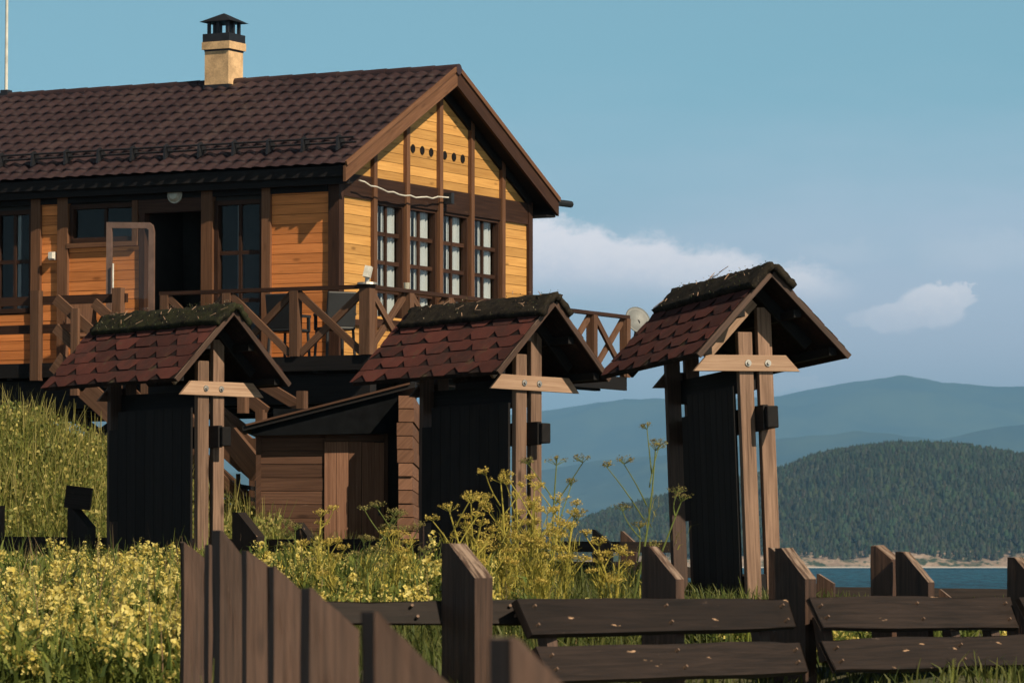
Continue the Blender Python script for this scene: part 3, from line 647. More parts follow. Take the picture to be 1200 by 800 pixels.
def cross(a, b):
    z0, z1 = DT+.04, RZ-.04
    for o, (zA, zB) in ((.022, (z0, z1)), (-.022, (z1, z0))):
        d = (Vector(b)-Vector(a)).normalized(); n = Vector((-d.y, d.x))
        mb = hmb(); mb.plank((a[0]+n.x*o*1.1, a[1]+n.y*o*1.1, zA), (b[0]+n.x*o*1.1, b[1]+n.y*o*1.1, zB), .10, .044); part(mb, 'rail_brace', 'deckwood', deck)
for i in range(3): cross((-DA, ss[i]+.08), (-DA, ss[i+1]-.07))
nb_ = 7; st = RL/nb_
for i in range(nb_):
    if i: railpost(-DA+i*st, -DB)
    cross((-DA+i*st+.07, -DB), (-DA+(i+1)*st-.07, -DB))
railpost(RL-DA, -DB)
# short end rail back to the wall, then the plain two-rail stretch by the door
mb = hmb(); sA, sB2 = s_of(148, -DA), SB
for zr in (3.72, 3.30): mb.span((-DA-.03, sA, zr), (-DA+.03, sB2, zr+.13), L=(0, 1, 0))
part(mb, 'plain_rail', 'trim', deck)
for px in (141, 45):
    s = s_of(px, -DA); mb = hmb(); mb.box((-DA-.07, s, (2.6+3.93)/2), (.12, .15, 1.33)); part(mb, 'rail_post', 'deckwood', deck)
mb = hmb(); s = s_of(45, -DA)-2.6
# floodlight on the corner post
fl = Vector((-DA+.0, -DB, RZ+.055)); mb = hmb(); mb.tube(fl, fl+Vector((0, 0, .03)), .15, .14, 18); mb.tube(fl+Vector((0, 0, .03)), fl+Vector((0, 0, .11)), .035, .03, 10)
fo = part(mb, 'floodlight', 'steel'); mb = hmb(); mb.box(fl+Vector((-.02, -.02, .18)), (.09, .10, .16), Euler((.2, .15, .3)).to_matrix()); part(mb, 'lamp_head', 'white', fo)
mb = hmb(); mb.tube(Vector((-DA+1.15, -DB, RZ+.055)), Vector((-DA+1.15, -DB, RZ+.15)), .04, .05, 10); part(mb, 'rail_lamp', 'lampglass')
# stair down from the balcony
stz0, stz1 = DT-.05, .35; sa, sb = 3.1, -.05
for wv in (-1.75, -2.75):
    mb = hmb(); mb.plank((wv, sa, stz0), (wv, sb, stz1), .30, .06); part(mb, 'stair_stringer', 'deckwood')
mb = hmb()
for i in range(13):
    t = (i+.5)/13; mb.span((-2.72, sa+(sb-sa)*t-.13, stz0+(stz1-stz0)*t+.04), (-1.78, sa+(sb-sa)*t+.13, stz0+(stz1-stz0)*t+.08), L=(1, 0, 0))
part(mb, 'stair_tread', 'darkwood')
for wv in (-1.75, -2.75):
    for k, h0 in ((.9, .0), (.48, 0)):
        mb = hmb(); mb.plank((wv, sa, stz0+k), (wv, sb, stz1+k), .15, .05); part(mb, 'stair_handrail', 'deckwood')
    for t in (.12, .5, .88):
        mb = hmb(); mb.box((wv-.06, sa+(sb-sa)*t, stz0+(stz1-stz0)*t+.42), (.07, .12, 1.25)); part(mb, 'stair_post', 'deckwood')
for (pa, pb, wd_) in (((300, 445, 57.6), (353, 477, 57.2), .15), ((260, 443, 57.6), (312, 483, 57.2), .17), ((253, 492, 57.4), (302, 552, 56.8), .34), ((235, 462, 57.9), (290, 505, 57.5), .12)):
    mb = hmb(); mb.plank(hloc(P(*pa)), hloc(P(*pb)), wd_, .06); part(mb, 'stair_handrail' if wd_ < .3 else 'stair_stringer', 'deckwood')
for px, y0_, y1_, d_ in ((285, 456, 484, 57.0), (354, 458, 500, 57.0), (306, 480, 560, 57.2)):
    mb = hmb(); a, b = hloc(P(px, y0_, d_)), hloc(P(px, y1_, d_)); mb.box((a+b)/2, (.12, .12, a.z-b.z)); part(mb, 'stair_post', 'deckwood')
# satellite dish at the balcony end
dp = Vector((X(747, 66.3), 66.3, Zh(376, 66.3)))
dish = empty('satellite_dish', dp, 0, 'grey satellite dish sticking up past the end of the balcony railing', 'satellite dish')
vs = [(0, 0, 0)]; fs = []; n = 28; D_ = Euler((1.15, 0, .45)).to_matrix()
for k in range(1, 6):
    r = .22*k/5
    for i in range(n): vs.append((r*math.cos(6.2832*i/n), r*1.08*math.sin(6.2832*i/n), .9*r*r))
for i in range(n): fs.append((0, 1+i, 1+(i+1) % n))
for k in range(4):
    for i in range(n): a = 1+k*n; fs.append((a+i, a+n+i, a+n+(i+1) % n, a+(i+1) % n))
mb = MB(); mb.add([D_@Vector(v) for v in vs], fs); o = mb.build('reflector', M['dish'], dish, smooth=True); md = o.modifiers.new('thick', 'SOLIDIFY'); md.thickness = .012
mb = MB(); mb.tube((0, .05, -.05), (-.1, .12, -.62), .025, n=8); mb.tube((0, .0, -.02), (0, .1, -.05), .05, n=8); mb.build('bracket', M['metal_dark'], dish)
# balcony furniture
def chair(wv, s, rz, label, m, cat='chair'):
    p = HC.to_2d()+v2*wv+u2*s; root = empty('garden_chair', (p.x, p.y, DT), rz, label, cat)
    mb = MB(); mb.box((0, 0, .43), (.46, .46, .05)); mb.build('seat', M[m], root, bevel=.02)
    mb = MB(); mb.box((0, .23, .70), (.46, .05, .52), Euler((-.14, 0, 0)).to_matrix()); mb.build('backrest', M[m], root, bevel=.02)
    for sx in (-1, 1):
        mb = MB(); mb.box((sx*.22, 0, .64), (.05, .44, .04)); mb.box((sx*.22, -.19, .53), (.04, .04, .22)); mb.build('armrest', M[m], root)
        for sy in (-1, 1): mb = MB(); mb.tube((sx*.2, sy*.2, .41), (sx*.22, sy*.22, 0), .022, n=8); mb.build('leg', M[m], root)
chair(-.6, s_of(338, -.6), 2.6, 'black garden chair behind the crossed railing, under the orange wall panel', 'black')
chair(-.7, s_of(392, -.7), 3.6, 'black garden chair behind the crossed railing, by the house corner', 'black')
chair(-.75, s_of(93, -.75), 3.3, 'wooden chair behind the plain rails beside the open glazed door', 'sheddoor', 'chair')

# ------------------------------------------------------------------ plank shed below the balcony
SD = 51.5
shed = empty('plank_shed', (X(385, SD), SD, Zh(690, SD)), 0, 'dark plank shed with a brown board door and slanting roof below the balcony', 'shed')
SO = Vector(shed.location)
class SMB(MB):
    def build(s, name, m, parent=shed, **k):
        o = MB(); o.v = [v-SO for v in s.v]; o.f = s.f; o.uv = s.uv; o.t = s.t; return MB.build(o, name, m, parent, **k)
sx = lambda px: X(px, SD); szv = lambda py: Zh(py, SD)
mb = SMB(); z = szv(700); ph = .168
while z < szv(508): mb.span((sx(306), SD+R.uniform(0, .012), z), (sx(381), SD+.05, min(z+ph-.008, szv(506))), L=(1, 0, 0)); z += ph
mb.build('front_wall', M['shed'])
mb = SMB(); mb.span((sx(304), SD+.07, szv(700)), (sx(470), SD+.12, szv(500)), tone=0); mb.build('wall_lining', M['rooms'])
mb = SMB(); xp = [380, 394.5, 408.5, 410, 424, 439, 450]
for a, b in ((380.5, 394.2), (394.6, 408.4), (409, 423.6), (424.2, 438.4), (438.8, 450)): mb.span((sx(a), SD-.03+R.uniform(0, .012), szv(690)), (sx(b), SD+.02, szv(518)+R.uniform(-.01, .01)), L=(0, 0, 1))
door = mb.build('shed_door', M['sheddoor'])
mb = SMB(); mb.box((sx(445), SD-.05, szv(598)), (.03, .04, .12)); mb.build('handle', M['metal_dark'], door)
mb = SMB(); mb.span((sx(450.5), SD-.05, szv(690)), (sx(455), SD+.06, szv(507))); mb.span((sx(381.5), SD-.05, szv(517)), (sx(450), SD+.05, szv(509))); mb.build('door_frame', M['shed'])
mb = SMB()
z = szv(700); LW = .168
while z < szv(478):
    mb.span((sx(468)+R.uniform(-.012, .012), SD-.75+R.uniform(-.03, .01), z), (sx(486)+R.uniform(-.012, .012), SD+2.6, z+LW-.012), L=(0, 1, 0)); z += LW
mb.build('log_wall', M['sheddoor'])
mb = SMB(); mb.span((sx(306), SD+2.62, szv(700)), (sx(540), SD+2.68, szv(470))); mb.build('back_wall', M['near_black'])
mb = SMB(); mb.span((sx(300), SD-.02, szv(700)), (sx(306), SD+2.6, szv(500))); mb.build('side_wall', M['shed'])
mb = SMB(); a, b, c, d = (sx(286), szv(500)), (sx(487), szv(449)), (sx(487), szv(455)), (sx(286), szv(506))
mb.prism([(a[0], SD-.32, a[1]), (b[0], SD-.32, b[1]), (c[0], SD-.32, c[1]), (d[0], SD-.32, d[1])], (0, 3.1, 0), L=(1, 0, .2)); rf = mb.build('roof', M['darkwood'])
mb = SMB(); mb.prism([(sx(296), SD-.24, szv(511)), (sx(467), SD-.24, szv(508)), (sx(467), SD-.24, szv(461)), (sx(296), SD-.24, szv(504))], (0, .04, 0), L=(1, 0, 0)); mb.build('gable_board', M['near_black'])
mb = SMB(); mb.plank((sx(290), SD-.34, szv(499)), (sx(481), SD-.34, szv(450.5)), .025, .03); mb.build('roof_edge', M['shed'], rf)

# ------------------------------------------------------------------ roofed timber stands
def stand(apex_px, d, th, tau, lean, label, seed, Hh=2.95, Lr=2.35, hw=.85, green=.5, tie=(.6, .6), PL=1.62, pan=0):
    r = random.Random(seed)
    ct, s_ = math.cos(th), math.sin(th)
    Rm = Matrix.Rotation(th, 3, 'Z')@Matrix.Rotation(tau, 3, 'X')@Matrix.Rotation(lean, 3, 'Y')
    FO = .42                                            # how far the roof stands out in front of the posts
    ap = P(apex_px[0], apex_px[1], d); org = ap-Rm@Vector((0, -FO, Hh))
    root = empty('roofed_timber_stand', org, 0, label, 'timber stand', 'roofed timber stands along the fence')
    root.rotation_euler = Rm.to_euler()
    dn = -1.1
    def nb(): return MB(rnd=r)
    def b(mb, name, m, parent=root, **k): return mb.build(name, M[m], parent, **k)
    zb = Hh-.98
    for y0 in (0.0, PL):
        for sx_ in (-1, 1):
            x0 = .105*sx_+.0
            mb = nb(); mb.span((x0-.075, y0-.035, dn), (x0+.075, y0+.035, Hh-.45+.12*sx_), L=(0, 0, 1)); b(mb, 'post', 'fencepost' if y0 else 'post', bevel=.006)  # back posts take a darker timber, painting in the shade they stand in
    # clamped cross beams poking out between the post planks
    for z_, o in ((zb-.42, .20), (zb-.02, -.02), (-.05, .0)):
        mb = nb(); mb.span((-.028, -o if z_ > 0 else -.02, z_-.12), (.028, PL+o, z_+.12), L=(0, 1, 0)); b(mb, 'clamped_beam', 'darkwood', bevel=.005)
    mb = nb(); mb.box((0.05, -.145, zb-.42), (.12, .22, .21)); b(mb, 'beam_end', 'darkwood', bevel=.012)
    # plank panel filling the bay
    mb = nb(); n = 9
    for i in range(n):
        y0 = .05+(PL-.10-pan)*i/n; mb.span((-.215, y0, dn+(.4 if i < n-1 else 1.75)), (-.187, y0+(PL-.10-pan)/n-.006, zb-.10 if i < n-1 else zb-.3), L=(0, 0, 1))
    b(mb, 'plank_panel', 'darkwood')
    # tie beams with bolts, rafters
    for y0, nm in ((-.075, 0), (PL+.035, 1)):
        mb = nb(); h = .155; z0 = zb+.03; wl_, wr_ = tie if not nm else (.30, .30)
        mb.prism([(-wl_, y0, z0), (wr_, y0, z0), (wr_-h*.95, y0, z0+h), (-wl_+h*.95, y0, z0+h)], (0, .04, 0), L=(1, 0, 0)); tb = b(mb, 'tie_beam', 'fencepost' if nm else 'beam', bevel=.004)
        for sx_ in (-1, 1):
            if nm: continue
            mb = nb(); p = Vector((.105*sx_, y0, z0+h*.5)); mb.tube(p, p+Vector((0, -.012, 0)), .034, .032, 14); mb.tube(p+Vector((0, -.01, 0)), p+Vector((0, -.03, 0)), .018, .016, 6); b(mb, 'bolt', 'steel', tb)
        for sx_ in (-1, 1):
            mb = nb(); k = .56
            lw = .24 if sx_ < 0 else .13; e0 = Vector((sx_*k, y0+.02, Hh-k-lw)); e1 = Vector((sx_*.03, y0+.02, Hh-.03-lw)); mb.plank(e0, e1, .13, .038, up=(sx_*1, 0, 1)); b(mb, 'rafter', 'beam' if nm == 0 and sx_ < 0 else 'darkwood')  # right rafter in dark timber: the roof's shade is put into its colour
    # purlins under the roof
    for sx_ in (-1, 1):
        for x0 in (.30, .66):
            mb = nb(); mb.span((sx_*x0-.04, -FO+.06, Hh-x0-.16), (sx_*x0+.04, Lr-FO-.06, Hh-x0-.085), L=(0, 1, 0)); b(mb, 'purlin', 'darkwood')
    # roof slopes with shingle tabs
    sl = hw*math.sqrt(2)
    for sx_ in (-1, 1):
        mb = nb(); ee = .10 if True else 0
        def pt(dw_, y, up): return Vector((sx_*(dw_+up)*.70711, y, Hh-dw_*.70711+up*.70711))
        mb.prism([pt(0, -FO, -.05), pt(sl, -FO, -.05), pt(sl, -FO, 0), pt(0, -FO, 0)], (0, Lr, 0), L=(0, 1, 0), tone=.05)
        rows = 6; rp = sl/rows; ya, yb = -FO-.008, Lr-FO+.008; cl_ = lambda v: min(max(v, ya), yb)
        for i in range(rows):                            # rows of notched tabs; the dark sheet below shows in the notches
            d1 = sl-i*rp+.012; d0 = max(.02, d1-rp); dm = d0+(d1-d0)*r.uniform(.40, .50)
            y = -FO-.40+(i % 2)*.19+r.uniform(-.02, .02)
            while y < Lr-FO:
                ej = r.uniform(-.014, .014); nt = r.uniform(.055, .11); sk = r.uniform(.02, .05); jj = r.uniform(.006, .014)
                if i == 0: nt += .03
                pr = [(d0, y, .003), (d0, y+.38, .003), (dm, y+.38, .008), (d1+ej+r.uniform(-.006, .006), y+.38-nt-sk, jj), (d1+ej, y+nt-sk, jj), (dm, y, .008)]
                pr = [(a_, cl_(b_2), c_) for a_, b_2, c_ in pr]
                if abs(pr[1][1]-pr[0][1]) > .02:
                    t1 = [pt(a_, b_2, c_) for a_, b_2, c_ in pr]; t2 = [pt(a_, b_2, c_+.004) for a_, b_2, c_ in pr]
                    fs_ = [(6, 11, 10, 9, 8, 7)]+[(k, (k+1) % 6, 6+(k+1) % 6, 6+k) for k in range(2, 5)]
                    mb.add(t1+t2, fs_ if sx_ > 0 else [f_2[::-1] for f_2 in fs_], L=(0, 1, 0), tone=r.uniform(.38, .95))
                y += .38
        rs = b(mb, 'roof_slope', 'shingle')
        mb = nb(); mb.plank(pt(.05, -FO-.014, -.032), pt(sl+.0, -FO-.014, -.032), .055, .02, up=(sx_, 0, 1)); b(mb, 'verge_board', 'fencepost', rs)
    # thick mossy ridge cap
    for sx_ in (-1,):
        vs, fs, nx_, ny_ = [], [], 15, 44; Lc0, Lc1 = -FO-.06, Lr-FO-.10
        for j in range(ny_+1):
            y = Lc0+(Lc1-Lc0)*j/ny_
            for i in range(nx_+1):
                t = -1+2*i/nx_; a = .25; x_ = t*a+r.gauss(0, .003); z_ = Hh-abs(x_)*.98+.085-.03*max(0, 1-abs(t)*4)+.008*math.sin(y*5+i)*math.sin(i*1.7+y*2)+r.gauss(0, .005)
                vs.append((x_, y+(r.gauss(0, .006) if 0 < j < ny_ else r.gauss(0, .02)), z_))
        for j in range(ny_):
            for i in range(nx_): k = j*(nx_+1)+i; fs.append((k, k+1, k+nx_+2, k+nx_+1))
        o = newmesh('ridge_cap', vs, fs, M['moss' if green > .7 else 'bark'], root, smooth=True); md = o.modifiers.new('thick', 'SOLIDIFY'); md.thickness = .065; md.offset = -1
        n = int(420*green); yy = NR.uniform(Lc0, Lc1, n); xx = NR.uniform(-.25, .25, n); zz = Hh-np.abs(xx)*.96+.085
        V_, fq = blades(np.stack([xx, yy, zz], -1), NR.uniform(.006, .022, n), NR.uniform(.006, .013, n), .9)
        cl = np.stack([NR.uniform(.02, .07, n), NR.uniform(.03, .075, n), NR.uniform(.012, .03, n)], -1); dry = NR.random(n) < .22; cl[dry] = np.array([.26, .22, .15])
        ms = newmesh('moss', V_, fq, M['plant'], o, colr=np.repeat(cl, 2, 0)); ms['kind'] = 'stuff'
        # fallen pine needles and twigs
        mb = nb()
        for k in range(14):
            y = r.uniform(Lc0+.05, Lc1-.05); x0 = -r.uniform(.03, .24); p = Vector((x0, y, Hh-abs(x0)*.96+.115)); dd_ = Vector((r.uniform(-.06, .06), r.uniform(-.12, .12), 0)); dd_.z = dd_.x*.96
            mb.tube(p, p+dd_, .005, .003, 5)
        b(mb, 'twigs', 'beam', o)['kind'] = 'stuff'
    return root
def blades(base, h, wd, lean, bend=.5):
    """grass blades: two quads each, tapering and bending over"""
    n = len(base); a = NR.uniform(0, 2*math.pi, n); d = np.stack([np.cos(a), np.sin(a), np.zeros(n)], -1); ln = NR.uniform(0, lean, n)[:, None]
    f = NR.uniform(0, 2*math.pi, n); sd_ = np.stack([np.cos(f), np.sin(f), np.zeros(n)], -1)*wd[:, None]/2
    up = np.array([0, 0, 1.])[None]; h_ = h[:, None]
    m1 = base+up*h_*.55+d*h_*ln*.35; m2 = base+up*h_*(1-.25*ln)+d*h_*ln*(.9+bend*.4)
    V_ = np.stack([base-sd_, base+sd_, m1+sd_*.8, m1-sd_*.8, m2+sd_*.16, m2-sd_*.16], 1).reshape(-1, 3)
    o = (np.arange(n)*6)[:, None]; fs = np.concatenate([o+np.array([[0, 1, 2, 3]]), o+np.array([[3, 2, 4, 5]])], 1).reshape(-1, 4)
    return V_, fs
stand((273, 360), 44.6, math.radians(41.5), -.012, .008, 'roofed timber stand with the brightest red shingles, in front of the grassy bank', 3, green=.9, hw=.80, Lr=2.45, tie=(.45, .70))
stand((649, 349), 42.6, math.radians(41.5), -.02, .020, 'roofed timber stand between the plank shed and the open lake view', 4, green=.5, hw=.80, tie=(.56, .68), PL=1.5)
stand((903, 314), 38.8, math.radians(23), -.055, -.012, 'tallest roofed timber stand, alone against the far hills', 5, green=.35, hw=.82, Lr=2.2, tie=(.68, .45), pan=.36)

# ------------------------------------------------------------------ fences
FD = Vector((.65, -.76, 0)).normalized(); FN = Vector((.76, .65, 0)).normalized()      # plan directions of a fence post: its broad side and its narrow side
def slant_post(mb, px_l, py_top, d, wide, thick, bottom, slant=.20, wdir=FD, tdir=FN, flat=.22, tone=None):
    p = P(px_l, py_top, d); zt = p.z
    o = Vector((p.x, p.y, 0)); a = wdir*wide
    pts = [o+Vector((0, 0, bottom)), o+a+Vector((0, 0, bottom)), o+a+Vector((0, 0, zt-slant)), o+wdir*wide*flat+Vector((0, 0, zt)), o+Vector((0, 0, zt))]
    mb.prism(pts, tdir*thick, L=(0, 0, 1), tone=tone)
class WMB(MB):
    def __init__(s, o): super().__init__(); s.o = Vector(o)
    def done(s, name, m, parent, **k):
        q_ = MB(); q_.v = [v-s.o for v in s.v]; q_.f, q_.uv, q_.t = s.f, s.uv, s.t; return q_.build(name, M[m], parent, **k)
TX = {}
for nm, sz_ in (('rough', .16), ('warp', 1.1)): TX[nm] = bpy.data.textures.new(nm, 'CLOUDS'); TX[nm].noise_scale = sz_; TX[nm].noise_depth = 3 if nm == 'rough' else 0
def rough(o, a=.012, b_=.028):
    o.modifiers.clear(); m = o.modifiers.new('sub', 'SUBSURF'); m.subdivision_type = 'SIMPLE'; m.levels = m.render_levels = 4
    for k, st_ in (('rough', a), ('warp', b_)): m = o.modifiers.new(k, 'DISPLACE'); m.texture = TX[k]; m.strength = st_; m.texture_coords = 'GLOBAL'
    return o
def fence(name, o, label, cat='fence'): return empty(name, o, 0, label, cat)
# the long fence across the front
o = (X(760, 25), 25, hz(X(760, 25), 25)); fr_ = fence('rail_fence', o, 'dark brown plank rail fence with slant-topped posts crossing in front of the tall weeds')
for px, d, w_, t_, py in ((517, 23.6, .30, .13, 636), (752, 25.3, .31, .07, 640), (908, 26.8, .28, .10, 642), (1050, 27.9, .30, .06, 647), (1180, 29.0, .30, .1, 652)):
    mb = WMB(o); slant_post(mb, px, py, d, w_, t_, -1.9, .20); rough(mb.done('fence_post', 'fencepost', fr_))
for px, d, w_, t_, py in ((1021, 28.1, .16, .10, 640), (900, 27.0, .06, .06, 641)):
    mb = WMB(o); slant_post(mb, px, py, d, w_, t_, -1.9, .09 if px > 1000 else .03, wdir=Vector((.8, -.6, 0)), tdir=Vector((.6, .8, 0)) if px > 1000 else FN); rough(mb.done('fence_post', 'fencepost', fr_))
def rail(px0, py0t, py0b, d0, px1, py1t, py1b, d1, sl=.10, nm='fence_rail', par=None, oo=None, th=.045):
    """a sloping plank: bottom edge leans towards the viewer, ends cut on the skew"""
    mb = WMB(oo); skew = 18
    a, b_ = P(px0, py0t, d0), P(px1, py1t, d1); c, e = P(px1+skew*.6, py1b, d1-sl), P(px0+skew, py0b, d0-sl)
    n = (b_-a).cross(e-a).normalized()
    if n.y < 0: n = -n
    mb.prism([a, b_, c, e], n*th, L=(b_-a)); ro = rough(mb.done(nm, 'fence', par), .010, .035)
    for u_ in (.035, .5, .955):
        for v_ in (.28, .72):
            uu = u_+R.uniform(-.008, .008); p = a.lerp(b_, uu).lerp(e.lerp(c, uu), v_+R.uniform(-.06, .06)); mb = WMB(oo); mb.tube(p+n*.03, p-n*.022, .010, .009, 8); nl_ = mb.done('nail_head', 'rust', ro)
    return ro
rail(606, 702, 743, 23.55, 925, 700, 735, 26.1, par=fr_, oo=o); rail(948, 698, 736, 26.2, 1184, 699, 735, 28.3, par=fr_, oo=o)
rail(628, 757, 798, 23.45, 939, 750, 787, 26.0, par=fr_, oo=o); rail(962, 748, 786, 26.1, 1260, 741, 776, 28.7, par=fr_, oo=o); rail(1194, 699, 733, 28.2, 1330, 699, 731, 29.4, par=fr_, oo=o)
rail(350, 703, 731, 23.5, 606, 703, 730, 23.7, par=fr_, oo=o, sl=.03)
for px, py, d in ((642, 745, 23.6), (893, 741, 25.9), (968, 741, 26.4), (1118, 738, 27.5), (1165, 738, 27.9)):
    mb = WMB(o); p = P(px, py, d); mb.box(p+Vector((0, .16, -.04)), (.075, .09, .30), Euler((-.25, 0, .6)).to_matrix()); mb.done('rail_block', 'fencepost', fr_)
# inclined struts behind the rails
for px, d in ((560, 23.9), (912, 26.9), (1085, 28.1)):
    mb = WMB(o); p0 = P(px, 742, d); p1 = P(px-55, 850, d+.3); mb.plank(p0, p1, .11, .06); mb.done('fence_strut', 'fencepost', fr_)
# row of boards running towards the camera
o = (X(300, 18), 18, hz(X(300, 18), 18)); br = fence('board_fence', o, 'fence of slant-topped boards running out of the flowers towards the camera, its near end blurred')
W2 = Vector((.90, .43, 0)).normalized(); T2 = Vector((-.43, .90, 0)).normalized()
for px, py, d, w_, t_, sl_ in ((216, 635, 22, .125, .06, .085), (245, 638, 20.6, .165, .06, .15), (258, 622, 19.8, .20, .10, .21), (289, 645, 18.2, .135, .06, .085), (321, 663, 15.5, .145, .07, .12), (363, 689, 12.5, .165, .07, .13), (439, 716, 9.3, .20, .08, .17), (600, 752, 7.2, .17, .08, .15)):
    mb = WMB(o); slant_post(mb, px, py, d, w_, t_, -1.9, sl_, W2, T2, flat=.05); rough(mb.done('fence_board', 'fencepost', br))
# dark fence behind the left stand, in front of the shed
o = (X(190, 47.6), 47.6, hz(X(190, 47.6), 47.6)); f3 = fence('rail_fence', o, 'single-rail dark fence passing behind the red-shingled stand and in front of the shed')
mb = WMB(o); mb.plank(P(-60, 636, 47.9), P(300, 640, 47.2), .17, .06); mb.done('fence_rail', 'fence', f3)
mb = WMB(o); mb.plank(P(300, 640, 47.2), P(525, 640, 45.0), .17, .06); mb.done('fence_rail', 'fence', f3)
for px, py, d, w_, t_, sl_ in ((79, 595, 47.6, .34, .12, .22), (272, 600, 47.2, .40, .12, .28), (345, 612, 46.6, .2, .1, .15)):
    mb = WMB(o); slant_post(mb, px, py, d, w_, t_, -.8, sl_, wdir=Vector((.75, -.66, 0))); mb.done('fence_post', 'fence', f3)
mb = WMB(o); mb.box(P(92, 583, 47.6), (.30, .14, .26), Euler((0, .12, 0)).to_matrix()); mb.done('post_cap', 'fence', f3)
mb = WMB(o); mb.box(P(2, 640, 47.8), (.06, .10, .95)); mb.done('fence_post', 'fencepost', f3)
# fence by the lake edge
o = (X(730, 41.5), 41.5, hz(X(730, 41.5), 41.5)); f4 = fence('rail_fence', o, 'brown two-rail fence on the lake side, passing behind the tallest stand')
for px, py, d, w_, sl_ in ((694, 620, 41.5, .20, .15), (727, 622, 43.2, .17, .13), (957, 672, 42.5, .18, .1), (1100, 690, 43.5, .14, .1)):
    mb = WMB(o); slant_post(mb, px, py, d, w_, .08, -2.5, sl_, wdir=Vector((.95, -.3, 0)), tdir=Vector((.3, .95, 0)), flat=.1); mb.done('fence_post', 'fencepost', f4)
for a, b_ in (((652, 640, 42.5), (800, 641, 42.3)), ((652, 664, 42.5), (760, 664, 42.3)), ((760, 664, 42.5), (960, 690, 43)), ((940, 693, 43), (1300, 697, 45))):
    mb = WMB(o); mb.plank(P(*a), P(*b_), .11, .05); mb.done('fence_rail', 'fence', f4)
# little fence far behind the stair
o = (X(290, 60), 60, hz(X(290, 60), 60)); f5 = fence('rail_fence', o, 'small silhouetted fence seen beneath the stair beside the shed')
for px, py in ((279, 558), (301, 566)):
    mb = WMB(o); mb.box(P(px, py+30, 58), (.06, .06, .8)); mb.done('fence_post', 'darkwood', f5)
for a, b_ in (((262, 566), (320, 576)), ((262, 580), (320, 588))):
    mb = WMB(o); mb.plank(P(*a, 58), P(*b_, 58), .06, .04); mb.done('fence_rail', 'darkwood', f5)

# ------------------------------------------------------------------ vegetation
def sample(n, px0, px1, d0, d1, pw=1.0):
    d = d0+(d1-d0)*NR.random(n)**pw; px = NR.uniform(px0, px1, n); x = (px-600)/F*d; return np.stack([x, d, H(x, d)], -1), px, d
def cols(n, lo, hi): t = NR.random((n, 1)); c = np.array(lo)[None]*(1-t)+np.array(hi)[None]*t; return c*NR.uniform(.8, 1.2, (n, 1))
# grass on the bank and the field
Vs, Fs, Cs = [], [], []; off = 0
def addb(V_, f, c):
    global off
    Vs.append(V_); Fs.append(f+off); Cs.append(c); off += len(V_)
for (n, px0, px1, d0, d1, h0, h1, lo, hi) in ((30000, -120, 330, 48.4, 58, .25, .62, (.06, .085, .014), (.31, .30, .07)), (6000, -120, 330, 47.6, 50, .15, .35, (.16, .12, .04), (.25, .19, .07)),
        (22000, -120, 760, 27, 47, .10, .28, (.05, .075, .016), (.13, .13, .035)), (9000, 700, 1320, 25, 40, .08, .20, (.05, .075, .016), (.13, .13, .035)), (4000, -120, 560, 22, 30, .05, .16, (.05, .075, .016), (.12, .13, .035)), (2500, 560, 1320, 23, 30, .04, .09, (.05, .075, .016), (.12, .13, .035)), (6000, 230, 420, 50, 62, .2, .5, (.06, .08, .02), (.16, .15, .04))):
    b_, px, d = sample(n, px0, px1, d0, d1); k = b_[:, 2] > -2.2; b_ = b_[k]; n = len(b_)
    V_, f = blades(b_, NR.uniform(h0, h1, n), NR.uniform(.008, .022, n), .75); addb(V_, f, np.repeat(cols(n, lo, hi), 2, 0))
n = 2600; b_, px, d = sample(n, -120, 330, 49, 57); V_, f = blades(b_, NR.uniform(.5, .95, n), NR.uniform(.012, .026, n), .4, .4); addb(V_, f, np.repeat(cols(n, (.10, .11, .02), (.34, .28, .09)), 2, 0))
n = 5000; b_, px, d = sample(n, -120, 330, 48.4, 57); V_, f = blades(b_, NR.uniform(.15, .45, n), NR.uniform(.03, .07, n), 1.4, .9); addb(V_, f, np.repeat(cols(n, (.03, .055, .012), (.13, .16, .04)), 2, 0))
# little seed heads and yellow bits over the bank
n = 13000; b_, px, d = sample(n, -120, 330, 48.4, 58); b_[:, 2] += NR.uniform(.2, .62, n); s_ = NR.uniform(.012, .03, n)
V_, f = blades(b_, s_*1.6, s_*1.6, .9); addb(V_, f, np.repeat(np.where((NR.random(n) < .4)[:, None], cols(n, (.32, .26, .06), (.50, .42, .14)), cols(n, (.08, .11, .02), (.24, .23, .06))), 2, 0))
tag(newmesh('grass', np.concatenate(Vs), np.concatenate(Fs), M['plant'], colr=np.concatenate(Cs)), kind='stuff')
